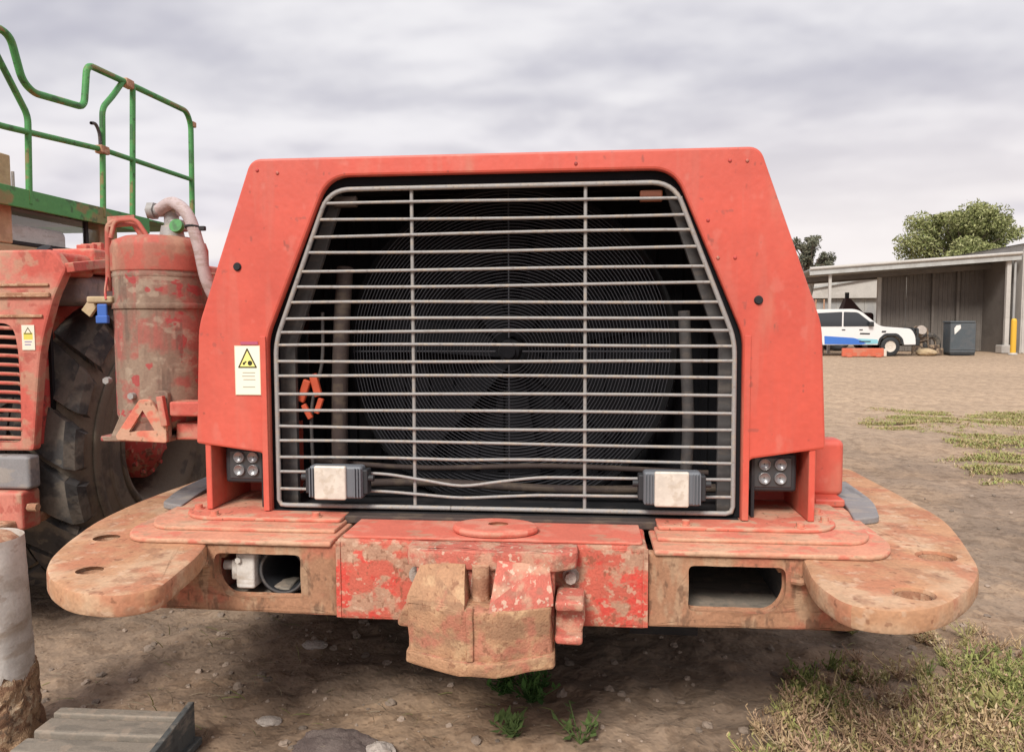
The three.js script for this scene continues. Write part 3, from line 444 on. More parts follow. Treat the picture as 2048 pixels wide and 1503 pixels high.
// wheels shared by both loaders
function tyreGeo() {
  const R = .90, W = .33, g = [];
  g.push(lathe([[.40, -W + .03], [.46, -W - .005], [.62, -W - .01], [.78, -W + .02], [.845, -W + .07], [.868, -.1], [.868, .1], [.845, W - .07], [.78, W - .02], [.62, W + .01], [.46, W + .005], [.40, W - .03]], 72).rotateZ(-Math.PI / 2));
  return merge(g);
}
function lugGeo() { // broad worn chevron lugs
  const g = [], n = 18;
  for (let i = 0; i < n; i++) for (const s of [-1, 1]) {
    const a0 = (i + (s > 0 ? .5 : 0)) / n * Math.PI * 2, rows = [[.006, -.16, .150, .897], [.12, -.07, .148, .899], [.22, .01, .142, .896], [.30, .07, .135, .884], [.335, .10, .125, .845], [.348, .11, .11, .79]], pos = [], V3 = (x, t, r) => [s * x, r * Math.cos(a0 + t), r * Math.sin(a0 + t)];
    const quad = (a, b, c, d) => pos.push(...a, ...b, ...c, ...a, ...c, ...d);
    for (let k = 0; k < rows.length - 1; k++) { const [x0, t0, w0, r0] = rows[k], [x1, t1, w1, r1] = rows[k + 1], m = 4;
      for (let q = 0; q < m; q++) { const u0 = -1 + 2 * q / m, u1 = -1 + 2 * (q + 1) / m; quad(V3(x0, t0 + u0 * w0, r0), V3(x0, t0 + u1 * w0, r0), V3(x1, t1 + u1 * w1, r1), V3(x1, t1 + u0 * w1, r1)); }
      for (const e of [-1, 1]) quad(V3(x0, t0 + e * w0, r0), V3(x1, t1 + e * w1, r1), V3(x1 * .97, t1 + e * w1 * 1.1, r1 - .05), V3(x0, t0 + e * w0 * 1.1, r0 - .05)); }
    const [x0, t0, w0, r0] = rows[0]; quad(V3(x0, t0 - w0, r0), V3(x0, t0 + w0, r0), V3(x0, t0 + w0, r0 - .05), V3(x0, t0 - w0, r0 - .05));
    const b = new THREE.BufferGeometry(); b.setAttribute('position', new THREE.Float32BufferAttribute(pos, 3)); b.computeVertexNormals(); g.push(boxUV(b));
  }
  return toCreasedNormals(merge(g), .5);
}
const TY = boxUV(tyreGeo()); TY.userData.keepUV = true;
const LG = boxUV(lugGeo()); LG.userData.keepUV = true;
const SW = boxUV(merge([new THREE.TorusGeometry(.66, .035, 8, 64).scale(1, 1, .35).rotateY(Math.PI / 2).translate(.335, 0, 0), new THREE.TorusGeometry(.55, .02, 8, 64).scale(1, 1, .4).rotateY(Math.PI / 2).translate(.337, 0, 0)])); SW.userData.keepUV = true;
const RIM = boxUV(merge([lathe([[.0, .10], [.15, .10], [.16, .14], [.17, .10], [.23, .07], [.235, .0], [.30, .04], [.34, .24], [.37, .31], [.41, .335], [.425, .32], [.42, .29], [.38, .25], [.36, -.29], [.42, -.32], [.36, -.32], [.30, -.1], [0, -.1]], 48).rotateZ(-Math.PI / 2)])); RIM.userData.keepUV = true;
const HUB = boxUV(lathe([[0, .30], [.09, .30], [.11, .27], [.15, .25], [.16, .23], [.225, .21], [.23, .02], [0, .02]], 36).rotateZ(-Math.PI / 2)); HUB.userData.keepUV = true;
const NUT = boxUV(merge(Array.from({ length: 12 }, (_, i) => cyl(.014, .014, .035, 6).rotateZ(Math.PI / 2).translate(.225, .19 * Math.cos(i / 12 * 6.283), .19 * Math.sin(i / 12 * 6.283))))); NUT.userData.keepUV = true;
function wheel(parent, x, z, turn, spin) {
  const w = sub('wheel', parent); w.position.set(x, .905, z); w.rotation.set(spin, turn, 0, 'YXZ'); w.scale.setScalar(1.03);
  part('tyre', TY, M.sidewall, w); part('tread_lug', LG, M.tread, w).userData.kind = 'stuff'; part('sidewall_ring', SW, M.sidewall, w); part('rim', RIM, M.sidewall, w); part('hub', HUB, M.rim, w); part('wheel_nut', NUT, M.rim, w);
}
wheel(L, 1.02, -1.95, 0, .4); wheel(L, -1.02, -1.95, Math.PI, .9); wheel(L, 1.02, -5.2, 0, 1.4); wheel(L, -1.02, -5.2, Math.PI, .1);
part('chassis', [rb(-.5, .5, .62, 1.15, -5.6, -.72, .03), rb(-.62, .62, .70, 1.05, -2.1, -1.8, .04), rb(-.62, .62, .70, 1.05, -5.35, -5.05, .04), rb(-.62, .62, .40, .66, -2.6, -.22, .05), rb(-1.1, 1.1, .60, .80, -1.15, -.55, .03), bar(V(.70, .63, -.3), V(.70, .26, -.34), .30, .012)], M.black, L);

// ---------- the second loader beside it ----------
const L2 = thing('wheel_loader', 'older red wheel loader with slatted radiator, tan cab and green roof handrail', 'loader');
{
  const z0 = -.70;
  const rear = poly([[-4.55, .985], [-4.6, 2.01], [-2.40, 2.012, .04], [-2.335, 1.92, .03], [-2.41, 1.775, .04], [-2.495, 1.52, .2], [-2.556, 1.0, .02]]);
  rear.holes.push(hole([[-4.35, 1.03, .06], [-4.35, 1.66, .08], [-2.625, 1.66, .08], [-2.592, 1.45, .1], [-2.60, 1.03, .06]]));
  const H2 = part('rear_panel', ext(rear, z0 - .06, z0, .012), M.oldRed, L2);
  part('panel_fold', [rb(-4.5, -2.425, 1.775, 1.80, z0 + .001, z0 + .018, .006), rb(-4.5, -2.43, 1.83, 1.845, z0 + .001, z0 + .012, .005), rb(-4.5, -2.47, 1.675, 1.69, z0 + .001, z0 + .012, .004)], M.rustPlate, H2);
  part('hood_body', [rb(-4.5, -2.62, 1.0, 1.985, -1.9, z0 - .25, .04), rb(-4.55, -2.42, 1.93, 2.005, -2.0, z0 - .06, .015)], M.oldRed, L2);
  part('radiator', bx(-4.4, -2.57, 1.0, 1.69, z0 - .2, z0 - .18), M.core, L2);
  const G2 = sub('slat_grille', L2);
  for (let i = 0; i < 13; i++) { const y = 1.058 + i * .0465; part('slat', spline([V(-4.34, y, z0 - .05), V(-3.4, y + .006, z0 - .02), V(-2.72, y + .008, z0 - .01), V(-2.63, y + .002, z0 - .025), V(-2.605, y - .02, z0 - .06)], .010, 30, 8), M.oldRed, G2); }
  part('grille_post', spline([V(-2.635, 1.03, z0 - .03), V(-2.622, 1.3, z0 - .025), V(-2.632, 1.62, z0 - .03)], .007, 20, 8), M.oldRed, G2);
  part('grille_liner', [bx(-2.592, -2.586, 1.02, 1.68, z0 - .18, z0 - .06)], M.rim, G2);
  const tex = canvasTex(100, 160, (c, w, h) => { c.fillStyle = '#e6dcc8'; c.fillRect(0, 0, w, h); c.fillStyle = '#d7c95a'; c.fillRect(14, 50, 72, 44); c.strokeStyle = '#4a4628'; c.lineWidth = 6; c.beginPath(); c.moveTo(50, 18); c.lineTo(78, 56); c.lineTo(22, 56); c.closePath(); c.stroke(); c.fillStyle = '#8f86a0'; c.fillRect(20, 104, 58, 8); c.fillRect(20, 122, 50, 8); });
  const [g, m] = plate(.068, .125, .003, tex); g.translate(-2.553, 1.575, z0 + .003); part('warning_label', g, m, L2);
  part('bumper_band', rb(-4.6, -2.562, .805, .978, z0 - .06, z0 + .03, .02), M.greyBand, L2);
  part('counterweight', rb(-4.6, -2.585, .60, .80, z0 - .08, z0 + .06, .02), M.oldRed, L2);
  part('counterweight_wing', slab([[-4.7, -1.4], [-4.7, -.35], [-2.75, -.35, .12], [-2.62, -.52, .1], [-2.62, -1.0]], .60, .655, .012, [ring(-2.68, -.58, .03, .03)]), M.rustPlate, L2);
  part('wing_bolt', cyl(.022, .022, .05, 6).rotateZ(Math.PI / 2).translate(-2.555, .715, z0 + .02), M.rustPlate, L2);
  part('underframe', rb(-4.2, -2.75, .35, .62, -3.0, -.75, .04), M.black, L2);
  for (const o of L2.children) if (['rear_panel', 'radiator', 'slat_grille', 'warning_label', 'bumper_band', 'counterweight', 'counterweight_wing', 'wing_bolt'].includes(o.name)) o.position.set(.115, .012, .15);
  // fender over the wheel
  part('fender', [rb(-2.62, -2.28, 1.925, 2.06, -2.5, -.86, .02), rb(-2.62, -2.30, 1.90, 2.02, -.90, -.62, .03), bar(V(-2.24, 1.93, -.56), V(-2.30, 1.985, -1.0), .10, .05)], M.oldRed, L2);
  part('fender_strip', [rb(-2.60, -2.275, 2.0, 2.014, -2.4, -.9, .004)], M.redBase, L2);
  part('fender_flap', rb(-2.62, -2.32, 1.755, 1.92, -1.16, -.80, .05), M.greyBand, L2);
  for (let i = 0; i < 9; i++) part('fender_lug', rb(-2.42 - .02 * (i % 2), -2.36, 2.06, 2.085 + .012 * (i % 3), -.95 - i * .065, -.915 - i * .065, .006), M.oldRed, L2);
  part('filler_cap', cyl(.035, .04, .045, 16).rotateX(.6).translate(-2.50, 2.035, -.78), M.black, L2);
  part('fender_bolt', [cyl(.013, .013, .02, 6).rotateZ(Math.PI / 2).translate(-2.278, 1.945, -1.0), cyl(.013, .013, .02, 6).rotateZ(Math.PI / 2).translate(-2.278, 1.945, -1.12)], M.rustPlate, L2);
  wheel(L2, -2.68, -1.58, 0, .15); wheel(L2, -4.7, -1.58, Math.PI, .7); wheel(L2, -2.68, -5.4, 0, 1.0); wheel(L2, -4.7, -5.4, Math.PI, .3);
  part('front_frame', [rb(-4.2, -3.2, .6, 1.5, -5.8, -2.4, .05), rb(-4.9, -2.9, .80, 1.0, -1.7, -1.46, .03), rb(-4.9, -2.9, .78, .98, -5.5, -5.3, .03)], M.oldRed, L2);
  // cab
  const C = sub('cab', L2), X = -3.32;
  part('cab_wall', [rb(-4.9, X, 1.45, 2.17, -2.72, -1.42, .02), rb(-4.9, -4.86, 2.17, 2.46, -2.72, -1.42, .01)], M.tanPaint, C);
  for (const [z1, z2] of [[-1.60, -1.38], [-2.72, -2.50]]) part('cab_pillar', rb(X - .10, X, 2.17, 2.455, z1, z2, .012), M.tanPaint, C);
  part('window_frame', [rb(X - .03, X - .004, 2.17, 2.195, -2.5, -1.6, .005), rb(X - .03, X - .004, 2.43, 2.455, -2.5, -1.6, .005), rb(X - .03, X - .004, 2.195, 2.43, -2.37, -2.335, .005)], M.black, C);
  part('window_pane', bx(X - .02, X - .014, 2.195, 2.43, -2.5, -1.6), M.glass, C);
  part('seat_back', [rb(-3.62, -3.46, 2.05, 2.335, -2.33, -1.66, .05)], M.white, C, 'white panel behind the cab window');
  part('headliner', [bx(-4.86, X - .1, 2.42, 2.455, -2.7, -1.45)], M.lampGrey, C);
  part('cab_roof', [rb(-4.95, X + .05, 2.456, 2.49, -2.78, -1.15, .008)], M.tanPaint, C);
  part('roof_gutter', rb(X + .03, X + .10, 2.405, 2.452, -2.65, -1.2, .008), M.rustPlate, C);
  part('roof_box', rb(-4.2, -3.55, 2.49, 2.80, -1.9, -1.62, .01), M.tanPaint, C);
  part('aerial', rod(V(-3.5, 2.49, -1.85), V(-3.5, 2.68, -1.85), .010, 8), M.steel, C);
  // roof handrail
  const R = sub('handrail', L2), x = -3.2, P = (y, z) => V(x, y, z), r = .0235;
  part('top_rail', pathTube([P(2.55, -1.05), P(3.36, -1.25), P(3.45, -1.40), P(3.425, -1.50), P(3.19, -1.585), P(3.14, -1.68), P(3.185, -2.19), P(3.50, -2.24), P(3.515, -2.7), P(3.54, -3.62), P(3.44, -3.69), P(2.45, -3.66)], r, .07, 10, 240), M.green, R);
  part('mid_rail', pathTube([P(2.855, -1.15), P(2.86, -1.40), P(2.935, -2.39), P(2.95, -3.66)], r * .85, .05, 8, 60), M.green, R);
  part('rail_post', pathTube([P(2.42, -1.60), P(2.98, -1.622), P(3.30, -1.36), P(3.42, -1.28)], r * .85, .05, 8, 60), M.green, R);
  part('rail_post', pathTube([P(2.44, -2.36), P(3.24, -2.40), P(3.36, -2.53), P(3.50, -2.66)], r * .9, .06, 8, 60), M.green, R);
  part('rail_post', rod(P(2.44, -2.73), P(3.515, -2.80), r * .95, 10), M.green, R);
  part('toe_board', rb(x - .012, x + .012, 2.385, 2.508, -2.95, -1.0, .005), M.green, R);
  part('rail_clamp', [rb(x - .03, x + .03, 3.48, 3.545, -2.78, -2.68, .01), rb(x - .025, x + .03, 3.42, 3.47, -3.74, -3.68, .01), rb(x - .03, x + .03, 2.90, 2.96, -2.43, -2.33, .01)], M.rustPlate, R);
  part('lamp_hook', spline([P(2.94, -2.36), P(3.05, -2.35), P(3.10, -2.31), P(3.095, -2.26)], .012, 20, 8), M.channel, R);
  part('walkway', rb(-4.9, x - .014, 2.492, 2.51, -3.7, -2.79, .004), M.green, R);
  part('walkway_brace', [rod(V(-3.3, 1.4, -3.6), V(-3.3, 2.49, -3.6), .03, 10), rod(V(-4.6, 1.4, -3.6), V(-4.6, 2.49, -3.6), .03, 10)], M.green, R);
}

// ---------- things on the ground close by ----------
{ // white post with a crumbling foot
  const r = rng(5);
  const lump = (R, sx, sy, sz) => { const g = new THREE.IcosahedronGeometry(R, R > .06 ? 6 : 3), p = g.attributes.position; for (let i = 0; i < p.count; i++) { const v = V().fromBufferAttribute(p, i), n = v.clone().normalize(); const k = 1 + (fbm(n.x * 2.5 + sx * 9 + 20, n.y * 2.5 + n.z * 2 + 20, 401, 4) - .5) * .8; v.multiplyScalar(k); p.setXYZ(i, v.x * sx, v.y * sy, v.z * sz); } g.computeVertexNormals(); return g; };
  const T = thing('post', 'weathered white post with torn lower edge standing in crumbled earth', 'post', [-1.985, 0, .36]);
  const g = new THREE.CylinderGeometry(.150, .168, .56, 48, 16, true), p = g.attributes.position;
  for (let i = 0; i < p.count; i++) { const a = Math.atan2(p.getZ(i), p.getX(i)), t = .5 - p.getY(i) / .56; const k = 1 + (fbm(a * 3 + 20, t * 6, 402, 3) - .5) * .07; p.setXYZ(i, p.getX(i) * k, p.getY(i) + ss(.5, 1, t) * (fbm(a * 4 + 30, 2, 403, 3) - .5) * .2, p.getZ(i) * k); }
  g.computeVertexNormals(); g.translate(0, .55, 0);
  const wm = M.white.clone(); wm.side = THREE.DoubleSide;
  part('post_sleeve', g, wm, T);
  part('post_core', lathe([[.001, 0], [.165, 0], [.15, .2], [.15, .4], [.135, .74], [.145, .80], [.11, .835], [.001, .84]], 28), M.rustPlate, T);
  part('rusted_foot', cast(lathe([[.001, .0], [.205, .0], [.195, .05], [.178, .12], [.182, .2], [.168, .30], [.001, .31]], 40), .026, 17, .022), M.footRust, T);
  // stones
  const stones = [[-.62, .25, .12, M.rock, 'dark brown flat stone half buried in the soil', 1.3, .22], [-.435, .27, .05, M.rockPale, 'pale lilac stone beside the dark flat stone', 1.2, .6], [-.98, .03, .035, M.rockPale, 'small pale stone on bare soil beside the machine shade', 1.4, .5], [-1.03, -.66, .04, M.rockPale, 'small pale stone under the counterweight beam', 1.5, .5], [1.72, -1.1, .05, M.rock, 'dark stone under the edge of the counterweight wing', 1.2, .6]];
  for (const [x, z, R, m, lab, sx, sy] of stones) { const o = part('stone', lump(R, sx, sy, 1), m, scene); o.position.set(x, groundY(x, z) + R * sy * .25, z); tag(o, lab, 'stone'); }
}
{ // ribbed steel tray
  const T = thing('steel_tray', 'dusty dark steel tray with raised ribs lying on the soil', 'tray', [-1.62, .0, .54], .02);
  part('tray_floor', rb(-.10, .42, .012, .05, -.24, .30, .006), M.trayDark, T);
  part('tray_wall', rb(-.10, .425, .0, .135, -.25, -.20, .008), M.trayTop, T);
  part('tray_wall', ext(poly([[-.30, .0], [.25, .0], [.25, .175, .01], [.10, .15, .02], [-.30, .10, .01]]), -.012, .012, .004).rotateY(Math.PI / 2).translate(.44, .003, 0), M.trayDark, T);
  for (const [z0, z1, h] of [[-.19, -.085, .125], [-.055, .045, .118], [.075, .165, .11], [.195, .29, .10]]) part('rib', rb(-.10, .425, .04, h, z0, z1, .012), M.trayTop, T);
  part('end_flange', rb(.44, .475, .0, .03, -.26, .30, .005), M.trayDark, T);
}

// ---------- vegetation close by ----------
const dummy = new THREE.Object3D();
function bladeGeo(w, h, bend, seg = 3) { const pos = [], idx = []; for (let i = 0; i <= seg; i++) { const t = i / seg, ww = w * (1 - t * t * .92); pos.push(-ww / 2, h * t * (1 - bend * t * .3), bend * h * t * t, ww / 2, h * t * (1 - bend * t * .3), bend * h * t * t); } for (let i = 0; i < seg; i++) { const a = i * 2; idx.push(a, a + 1, a + 2, a + 1, a + 3, a + 2); } const g = new THREE.BufferGeometry(); g.setAttribute('position', new THREE.Float32BufferAttribute(pos, 3)); g.setIndex(idx); g.computeVertexNormals(); return g; }
function leafGeo(l, w) { const g = new THREE.BufferGeometry(); g.setAttribute('position', new THREE.Float32BufferAttribute([0, 0, 0, -w / 2, l * .45, l * .08, w / 2, l * .45, l * .08, 0, l, -l * .06], 3)); g.setIndex([0, 2, 1, 1, 2, 3]); g.computeVertexNormals(); return g; }
function sprigGeo(seed, n, h) { // a bushy low sprig of stems with small leaves
  const r = rng(seed), L0 = []; for (let k = 0; k < n; k++) { const a = r() * 6.283, lean = .2 + r() * .8, hh = h * (.5 + r() * .6); const end = V(Math.cos(a) * lean * hh, hh * (1 - lean * .35), Math.sin(a) * lean * hh); L0.push(rod(V(0, 0, 0), end, .0016, 4)); const m = 6; for (let i = 1; i <= m; i++) { const q = leafGeo(.010 + r() * .012, .004 + r() * .0045); q.rotateX(.5 + r() * 1.6); q.rotateY(r() * 6.283); const t = i / m; q.translate(end.x * t, end.y * t, end.z * t); L0.push(q); } }
  return merge(L0);
}
function scatter(name, geo, pts, colour, label, category) { // uncountable ground cover
  const im = new THREE.InstancedMesh(geo, M.weed, pts.length), c = new THREE.Color();
  pts.forEach(([x, z, s, a, col, tilt = 0, dy = 0], i) => { dummy.position.set(x, groundY(x, z) + dy, z); dummy.rotation.set(tilt, a, tilt * .6); dummy.scale.setScalar(s); dummy.updateMatrix(); im.setMatrixAt(i, dummy.matrix); c.setRGB(...col); im.setColorAt(i, c); });
  im.name = name; im.castShadow = im.receiveShadow = true; im.userData = { kind: 'stuff', label, category }; scene.add(im);
}
const dryCols = [[.50, .37, .20], [.42, .29, .17], [.56, .44, .27], [.36, .31, .12], [.33, .29, .12], [.38, .24, .15], [.30, .19, .12], [.46, .31, .20]], greenCols = [[.21, .24, .065], [.28, .29, .09], [.34, .33, .12], [.16, .19, .05]];
{
  const r = rng(900), P = [], pick = a => a[Math.floor(r() * a.length)];
  const edge = (x, z) => { const n = fbm(x * 1.7 + 3, z * 1.7, 905, 4); return n; };
  let tries = 0; while (P.length < 6400 && tries++ < 60000) { // dry weed patch off the corner of the counterweight
    const x = .92 + r() * 2.3, z = -1.15 + r() * 2.0; const inn = ss(.98, 1.3, x + z * .71 + (edge(x, z) - .5) * .7) * ss(-1.15, -.35, z + (edge(z + 9, x) - .5) * 1.3) * (1 - .75 * ss(2.2, 2.6, x - z * .35));
    if (r() > inn * (.12 + .88 * ss(.40, .58, fbm(x * 5, z * 5, 909, 3)))) continue; const g = fbm(x * 2.2, z * 2.2, 907, 3); P.push([x, z, .5 + r() * r() * 1.5, r() * 6.283, r() < ss(.38, .68, g) * .6 ? pick(greenCols) : pick(dryCols), (r() - .5) * .5]);
  }
  const A = [], B = [], Cc = []; P.forEach((p, i) => [A, B, Cc][i % 3].push(p));
  scatter('dry_weeds', sprigGeo(1, 9, .085), A, 0, 'dry straw coloured and green weeds off the counterweight corner', 'weeds'); scatter('dry_weeds_001', sprigGeo(2, 7, .07), B, 0, 'low straw coloured weeds mixed into the dry patch', 'weeds'); scatter('dry_weeds_002', bladeGeo(.005, .07, .9), Cc.flatMap(p => [p, [p[0] + .03, p[1] + .02, p[2] * .8, p[3] + 2, p[4], .4]]), 0, 'dry grass blades among the weeds', 'grass');
  // short yard grass in patches further out
  const Gp = []; tries = 0; while (Gp.length < 17000 && tries++ < 500000) {
    const e0 = r() < .55 ? [6.05, -9.6, 1.1, 2.0] : r() < .4 ? [7.7, -10.9, 1.1, .7] : r() < .6 ? [5.5, -6.6, .9, .9] : [4.95, -5.2, .6, .6], ang = r() * 6.283, rad = Math.pow(r(), .7) * 1.25;
    const x = e0[0] + Math.cos(ang) * rad * e0[2], z = e0[1] + Math.sin(ang) * rad * e0[3]; const k = ss(1.25, .5, rad + (fbm(x * 1.1 + 1, z * 1.6, 911, 4) - .5) * 2.4); const lane = .04 + .96 * ss(.46, .58, fbm(x * .8, z * 2.2, 913, 3));
    if (r() > k * lane) continue; Gp.push([x, z, .5 + r() * .9, r() * 6.283, r() < .62 ? [.27 + r() * .09, .28 + r() * .07, .10] : pick(dryCols), (r() - .5) * .5]);
  }
  scatter('yard_grass', merge([bladeGeo(.009, .035, .9), bladeGeo(.009, .03, 1.1).rotateY(2).translate(.015, 0, .01), bladeGeo(.009, .04, .8).rotateY(4).translate(-.01, 0, .02), bladeGeo(.009, .03, 1).rotateY(5.2).translate(.01, 0, -.02)]), Gp, 0, 'thin green and straw grass patches across the bare yard', 'grass');
  // a few sparse blades and straw over the soil near the machines
  const S = []; for (let i = 0; i < 1500; i++) { const x = -2.3 + r() * 4.6, z = -1.6 + r() * 2.2; if (fbm(x * 1.3 + 7, z * 1.3, 915, 3) < .5) continue; S.push([x, z, .5 + r() * .9, r() * 6.283, r() < .3 ? pick(greenCols) : [.34, .28, .19], 1.2 + r() * .5, .006]); }
  scatter('straw_litter', bladeGeo(.004, .075, .3), S, 0, 'scattered straw and leaf litter on the bare soil', 'litter');
}
{ // green weed plant under the hitch and smaller ones
  const r = rng(321);
  const plantGeo = (seed, n, h) => { const q = rng(seed), out = []; for (let k = 0; k < n; k++) { const a = q() * 6.283, lean = .15 + q() * .75, hh = h * (.55 + q() * .6), end = V(Math.cos(a) * lean * hh, hh * (1 - lean * .4), Math.sin(a) * lean * hh); for (let i = 2; i <= 7; i++) { const t = i / 7, l = leafGeo(.03 + q() * .035, .014 + q() * .014); l.rotateX(.4 + q() * 1.3); l.rotateY(q() * 6.283); l.translate(end.x * t, end.y * t, end.z * t); out.push(l); } out.push(rod(V(0, 0, 0), end, .0025, 5)); } return merge(out); };
  const gm = a => { const m = M.weed.clone(); m.color.setRGB(...a); return m; };
  const leafA = gm([.055, .13, .022]), leafB = gm([.10, .15, .04]), leafC = gm([.27, .255, .09]);
  const spots = [[.12, -.22, .17, 26, leafA, 'bright green leafy weed growing under the tow hitch'], [-.02, -.30, .10, 14, leafA, 'small dark green weed against the leafy weed under the hitch'], [.06, .10, .085, 12, leafB, 'low green weed sprouting in front of the tow hitch shade'], [.335, .12, .15, 6, leafB, 'thin upright weed stalk right of the hitch weeds'], [1.74, -1.02, .20, 26, leafC, 'yellow green bushy weed under the counterweight wing rim'], [2.02, -.2, .16, 18, leafC, 'green bushy weed in the middle of the dry weed patch']];
  spots.forEach(([x, z, h, n, m, lab], i) => { const T = thing('weed_plant', lab, 'weed', [x, groundY(x, z), z]); part('foliage', plantGeo(40 + i, n, h), m, T); part('stem', [rod(V(0, -.01, 0), V(0, h * .5, 0), .003, 5)], m, T); });
  // pebbles and clods
  const geos = [new THREE.IcosahedronGeometry(1, 1), new THREE.IcosahedronGeometry(1, 1)]; geos.forEach((g, q) => { const p = g.attributes.position; for (let i = 0; i < p.count; i++) { const v = V().fromBufferAttribute(p, i), k = .75 + .5 * hash(Math.round(v.x * 50), Math.round(v.y * 50) + Math.round(v.z * 50) * 7, q + 8); p.setXYZ(i, v.x * k, v.y * k * .6, v.z * k * 1.15); } g.computeVertexNormals(); });
  geos.forEach((g, q) => {
    const pts = []; for (let i = 0; i < 1700; i++) { const far = r() < .35, x = far ? 1.5 + r() * 7 : -2.5 + r() * 5.5, z = far ? -8 + r() * 8 : -2 + r() * 2.7; if (r() > .35 + ss(.4, .65, fbm(x * 1.6, z * 1.6 + q * 3, 951, 3))) continue; const s = .003 + Math.pow(r(), 6) * .02, c = .6 + r() * .8; pts.push([x, z, s, r() * 6.283, [.26 * c, .20 * c, .155 * c], r() * .6, s * .2]); }
    scatter(q ? 'soil_clods' : 'gravel', g, pts, 0, q ? 'small crumbs of brown soil over the ground' : 'scattered small gravel on the brown soil', q ? 'soil' : 'gravel');
  });
}

// ---------- the yard behind ----------
const YD = .255; // height of the yard surface at the shed
{
  const S = thing('shed', 'open fronted grey skillion shed with a dark panelled wall', 'shed', [0, YD, 0]);
  const zf = -33, zb = -40;
  const ry = x => 3.72 + (x - 10.7) * .066; // underside of the roof along the front
  // roof sheet and fascia
  const roofPts = (dy, z) => [V(10.2, ry(10.2) + dy, z), V(19.1, ry(19.1) + dy, z)];
  const strips = []; for (let i = 0; i < 44; i++) { const x0 = 10.2 + i * .202; strips.push(rod(V(x0, ry(x0) + .03, zf + .2), V(x0, ry(x0) - .35, zb), .03, 5)); }
  part('roof_sheet', [new ConvexGeometry([...roofPts(-.02, zf + .2), ...roofPts(.03, zf + .2), ...roofPts(-.40, zb), ...roofPts(-.35, zb)]), ...strips], M.roof, S);
  part('fascia', bar(V(10.2, ry(10.2) - .06, zf + .24), V(19.1, ry(19.1) - .06, zf + .24), .30, .06), M.fascia, S);
  part('gutter', rod(V(10.2, ry(10.2) + .08, zf + .30), V(19.1, ry(19.1) + .08, zf + .30), .07, 8), M.shedPale, S);
  for (const z of [-34.5, -37]) part('rafter', bar(V(10.3, ry(10.3) - .35, z), V(19, ry(19) - .35, z), .22, .1), M.shedWall, S);
  // panelled wall: separate sheets standing between posts
  for (let i = 0; i < 8; i++) { const x0 = 14.15 + i * .58; part('wall_sheet', [bx(x0, x0 + .565, .02, ry(x0) - .42, zf - 2.2 - .02 * (i % 2), zf - 2.16 - .02 * (i % 2)), ...[.1, .28, .46].map(q => rb(x0 + q, x0 + q + .05, .03, ry(x0) - .43, zf - 2.16 - .02 * (i % 2), zf - 2.13 - .02 * (i % 2), .01, 1))], M.shedWall, S); }
  for (const x of [16.45, 17.55]) part('wall_post', rb(x - .06, x + .06, 0, ry(x) - .3, zf - 2.1, zf - 1.98, .01), M.shedWall, S);
  part('front_post', rb(11.1, 11.22, 0, ry(11.1) - .1, zf - .06, zf + .06, .01), M.shedPale, S, 'pale front post of the shed');
  part('front_post', rb(18.62, 18.80, .32, ry(18.7) - .1, zf - .08, zf + .08, .01), M.shedPale, S);
  part('post_footing', rb(18.42, 19.0, 0, .36, zf - .28, zf + .28, .04), M.shedPale, S);
  part('end_wall', bx(18.72, 18.78, 0, ry(18.7) - .15, zb, zf - .3), M.shedWall, S);
  part('downpipe', rod(V(18.93, .0, zf + .12), V(18.93, ry(18.9), zf + .12), .05, 10), M.roof, S);
  part('back_post', rb(14.0, 14.16, 0, ry(14) - .45, zf - 2.3, zf - 2.14, .01), M.shedPale, S);
}
{ // pale building at the edge of the picture
  const B = thing('building', 'pale corrugated building standing beside the shed', 'building', [0, YD, 0]);
  part('wall', bx(19.25, 26, 0, 4.75, -44, -32.9), M.shedPale, B);
  for (let i = 0; i < 14; i++) part('wall_rib', rb(19.3 + i * .22, 19.38 + i * .22, .02, 4.74, -32.9, -32.86, .012, 1), M.shedPale, B);
  part('roof', new ConvexGeometry([V(19.1, 4.76, -32.7), V(26.2, 5.9, -32.7), V(26.2, 4.76, -32.7), V(19.1, 4.76, -44.2), V(26.2, 5.9, -44.2), V(26.2, 4.76, -44.2)]), M.roof, B);
  part('door', rb(19.65, 20.6, .02, 2.1, -32.85, -32.80, .01), M.roof, B);
  // low sheds seen through the open side
  const C = thing('building', 'grey gabled building seen through the open side of the shed', 'building', [0, YD, 0]);
  part('wall', bx(10.5, 22, 0, 3.0, -58, -52), M.shedPale, C);
  for (let i = 0; i < 8; i++) part('wall_sheet', rb(14.5 + i * .93, 15.41 + i * .93, .05, 2.98, -52, -51.95, .01, 1), M.roof, C);
  part('roof', new ConvexGeometry([V(10, 3.02, -51.6), V(22.4, 3.02, -51.6), V(23.0, 5.2, -55), V(17.5, 4.4, -51.7), V(22.4, 4.9, -51.7), V(10, 3.02, -58), V(22.4, 3.02, -58)]), M.shedPale, C);
  part('roof_trim', bar(V(13.4, 3.35, -51.5), V(21.5, 4.75, -51.5), .14, .1), M.fascia, C);
}
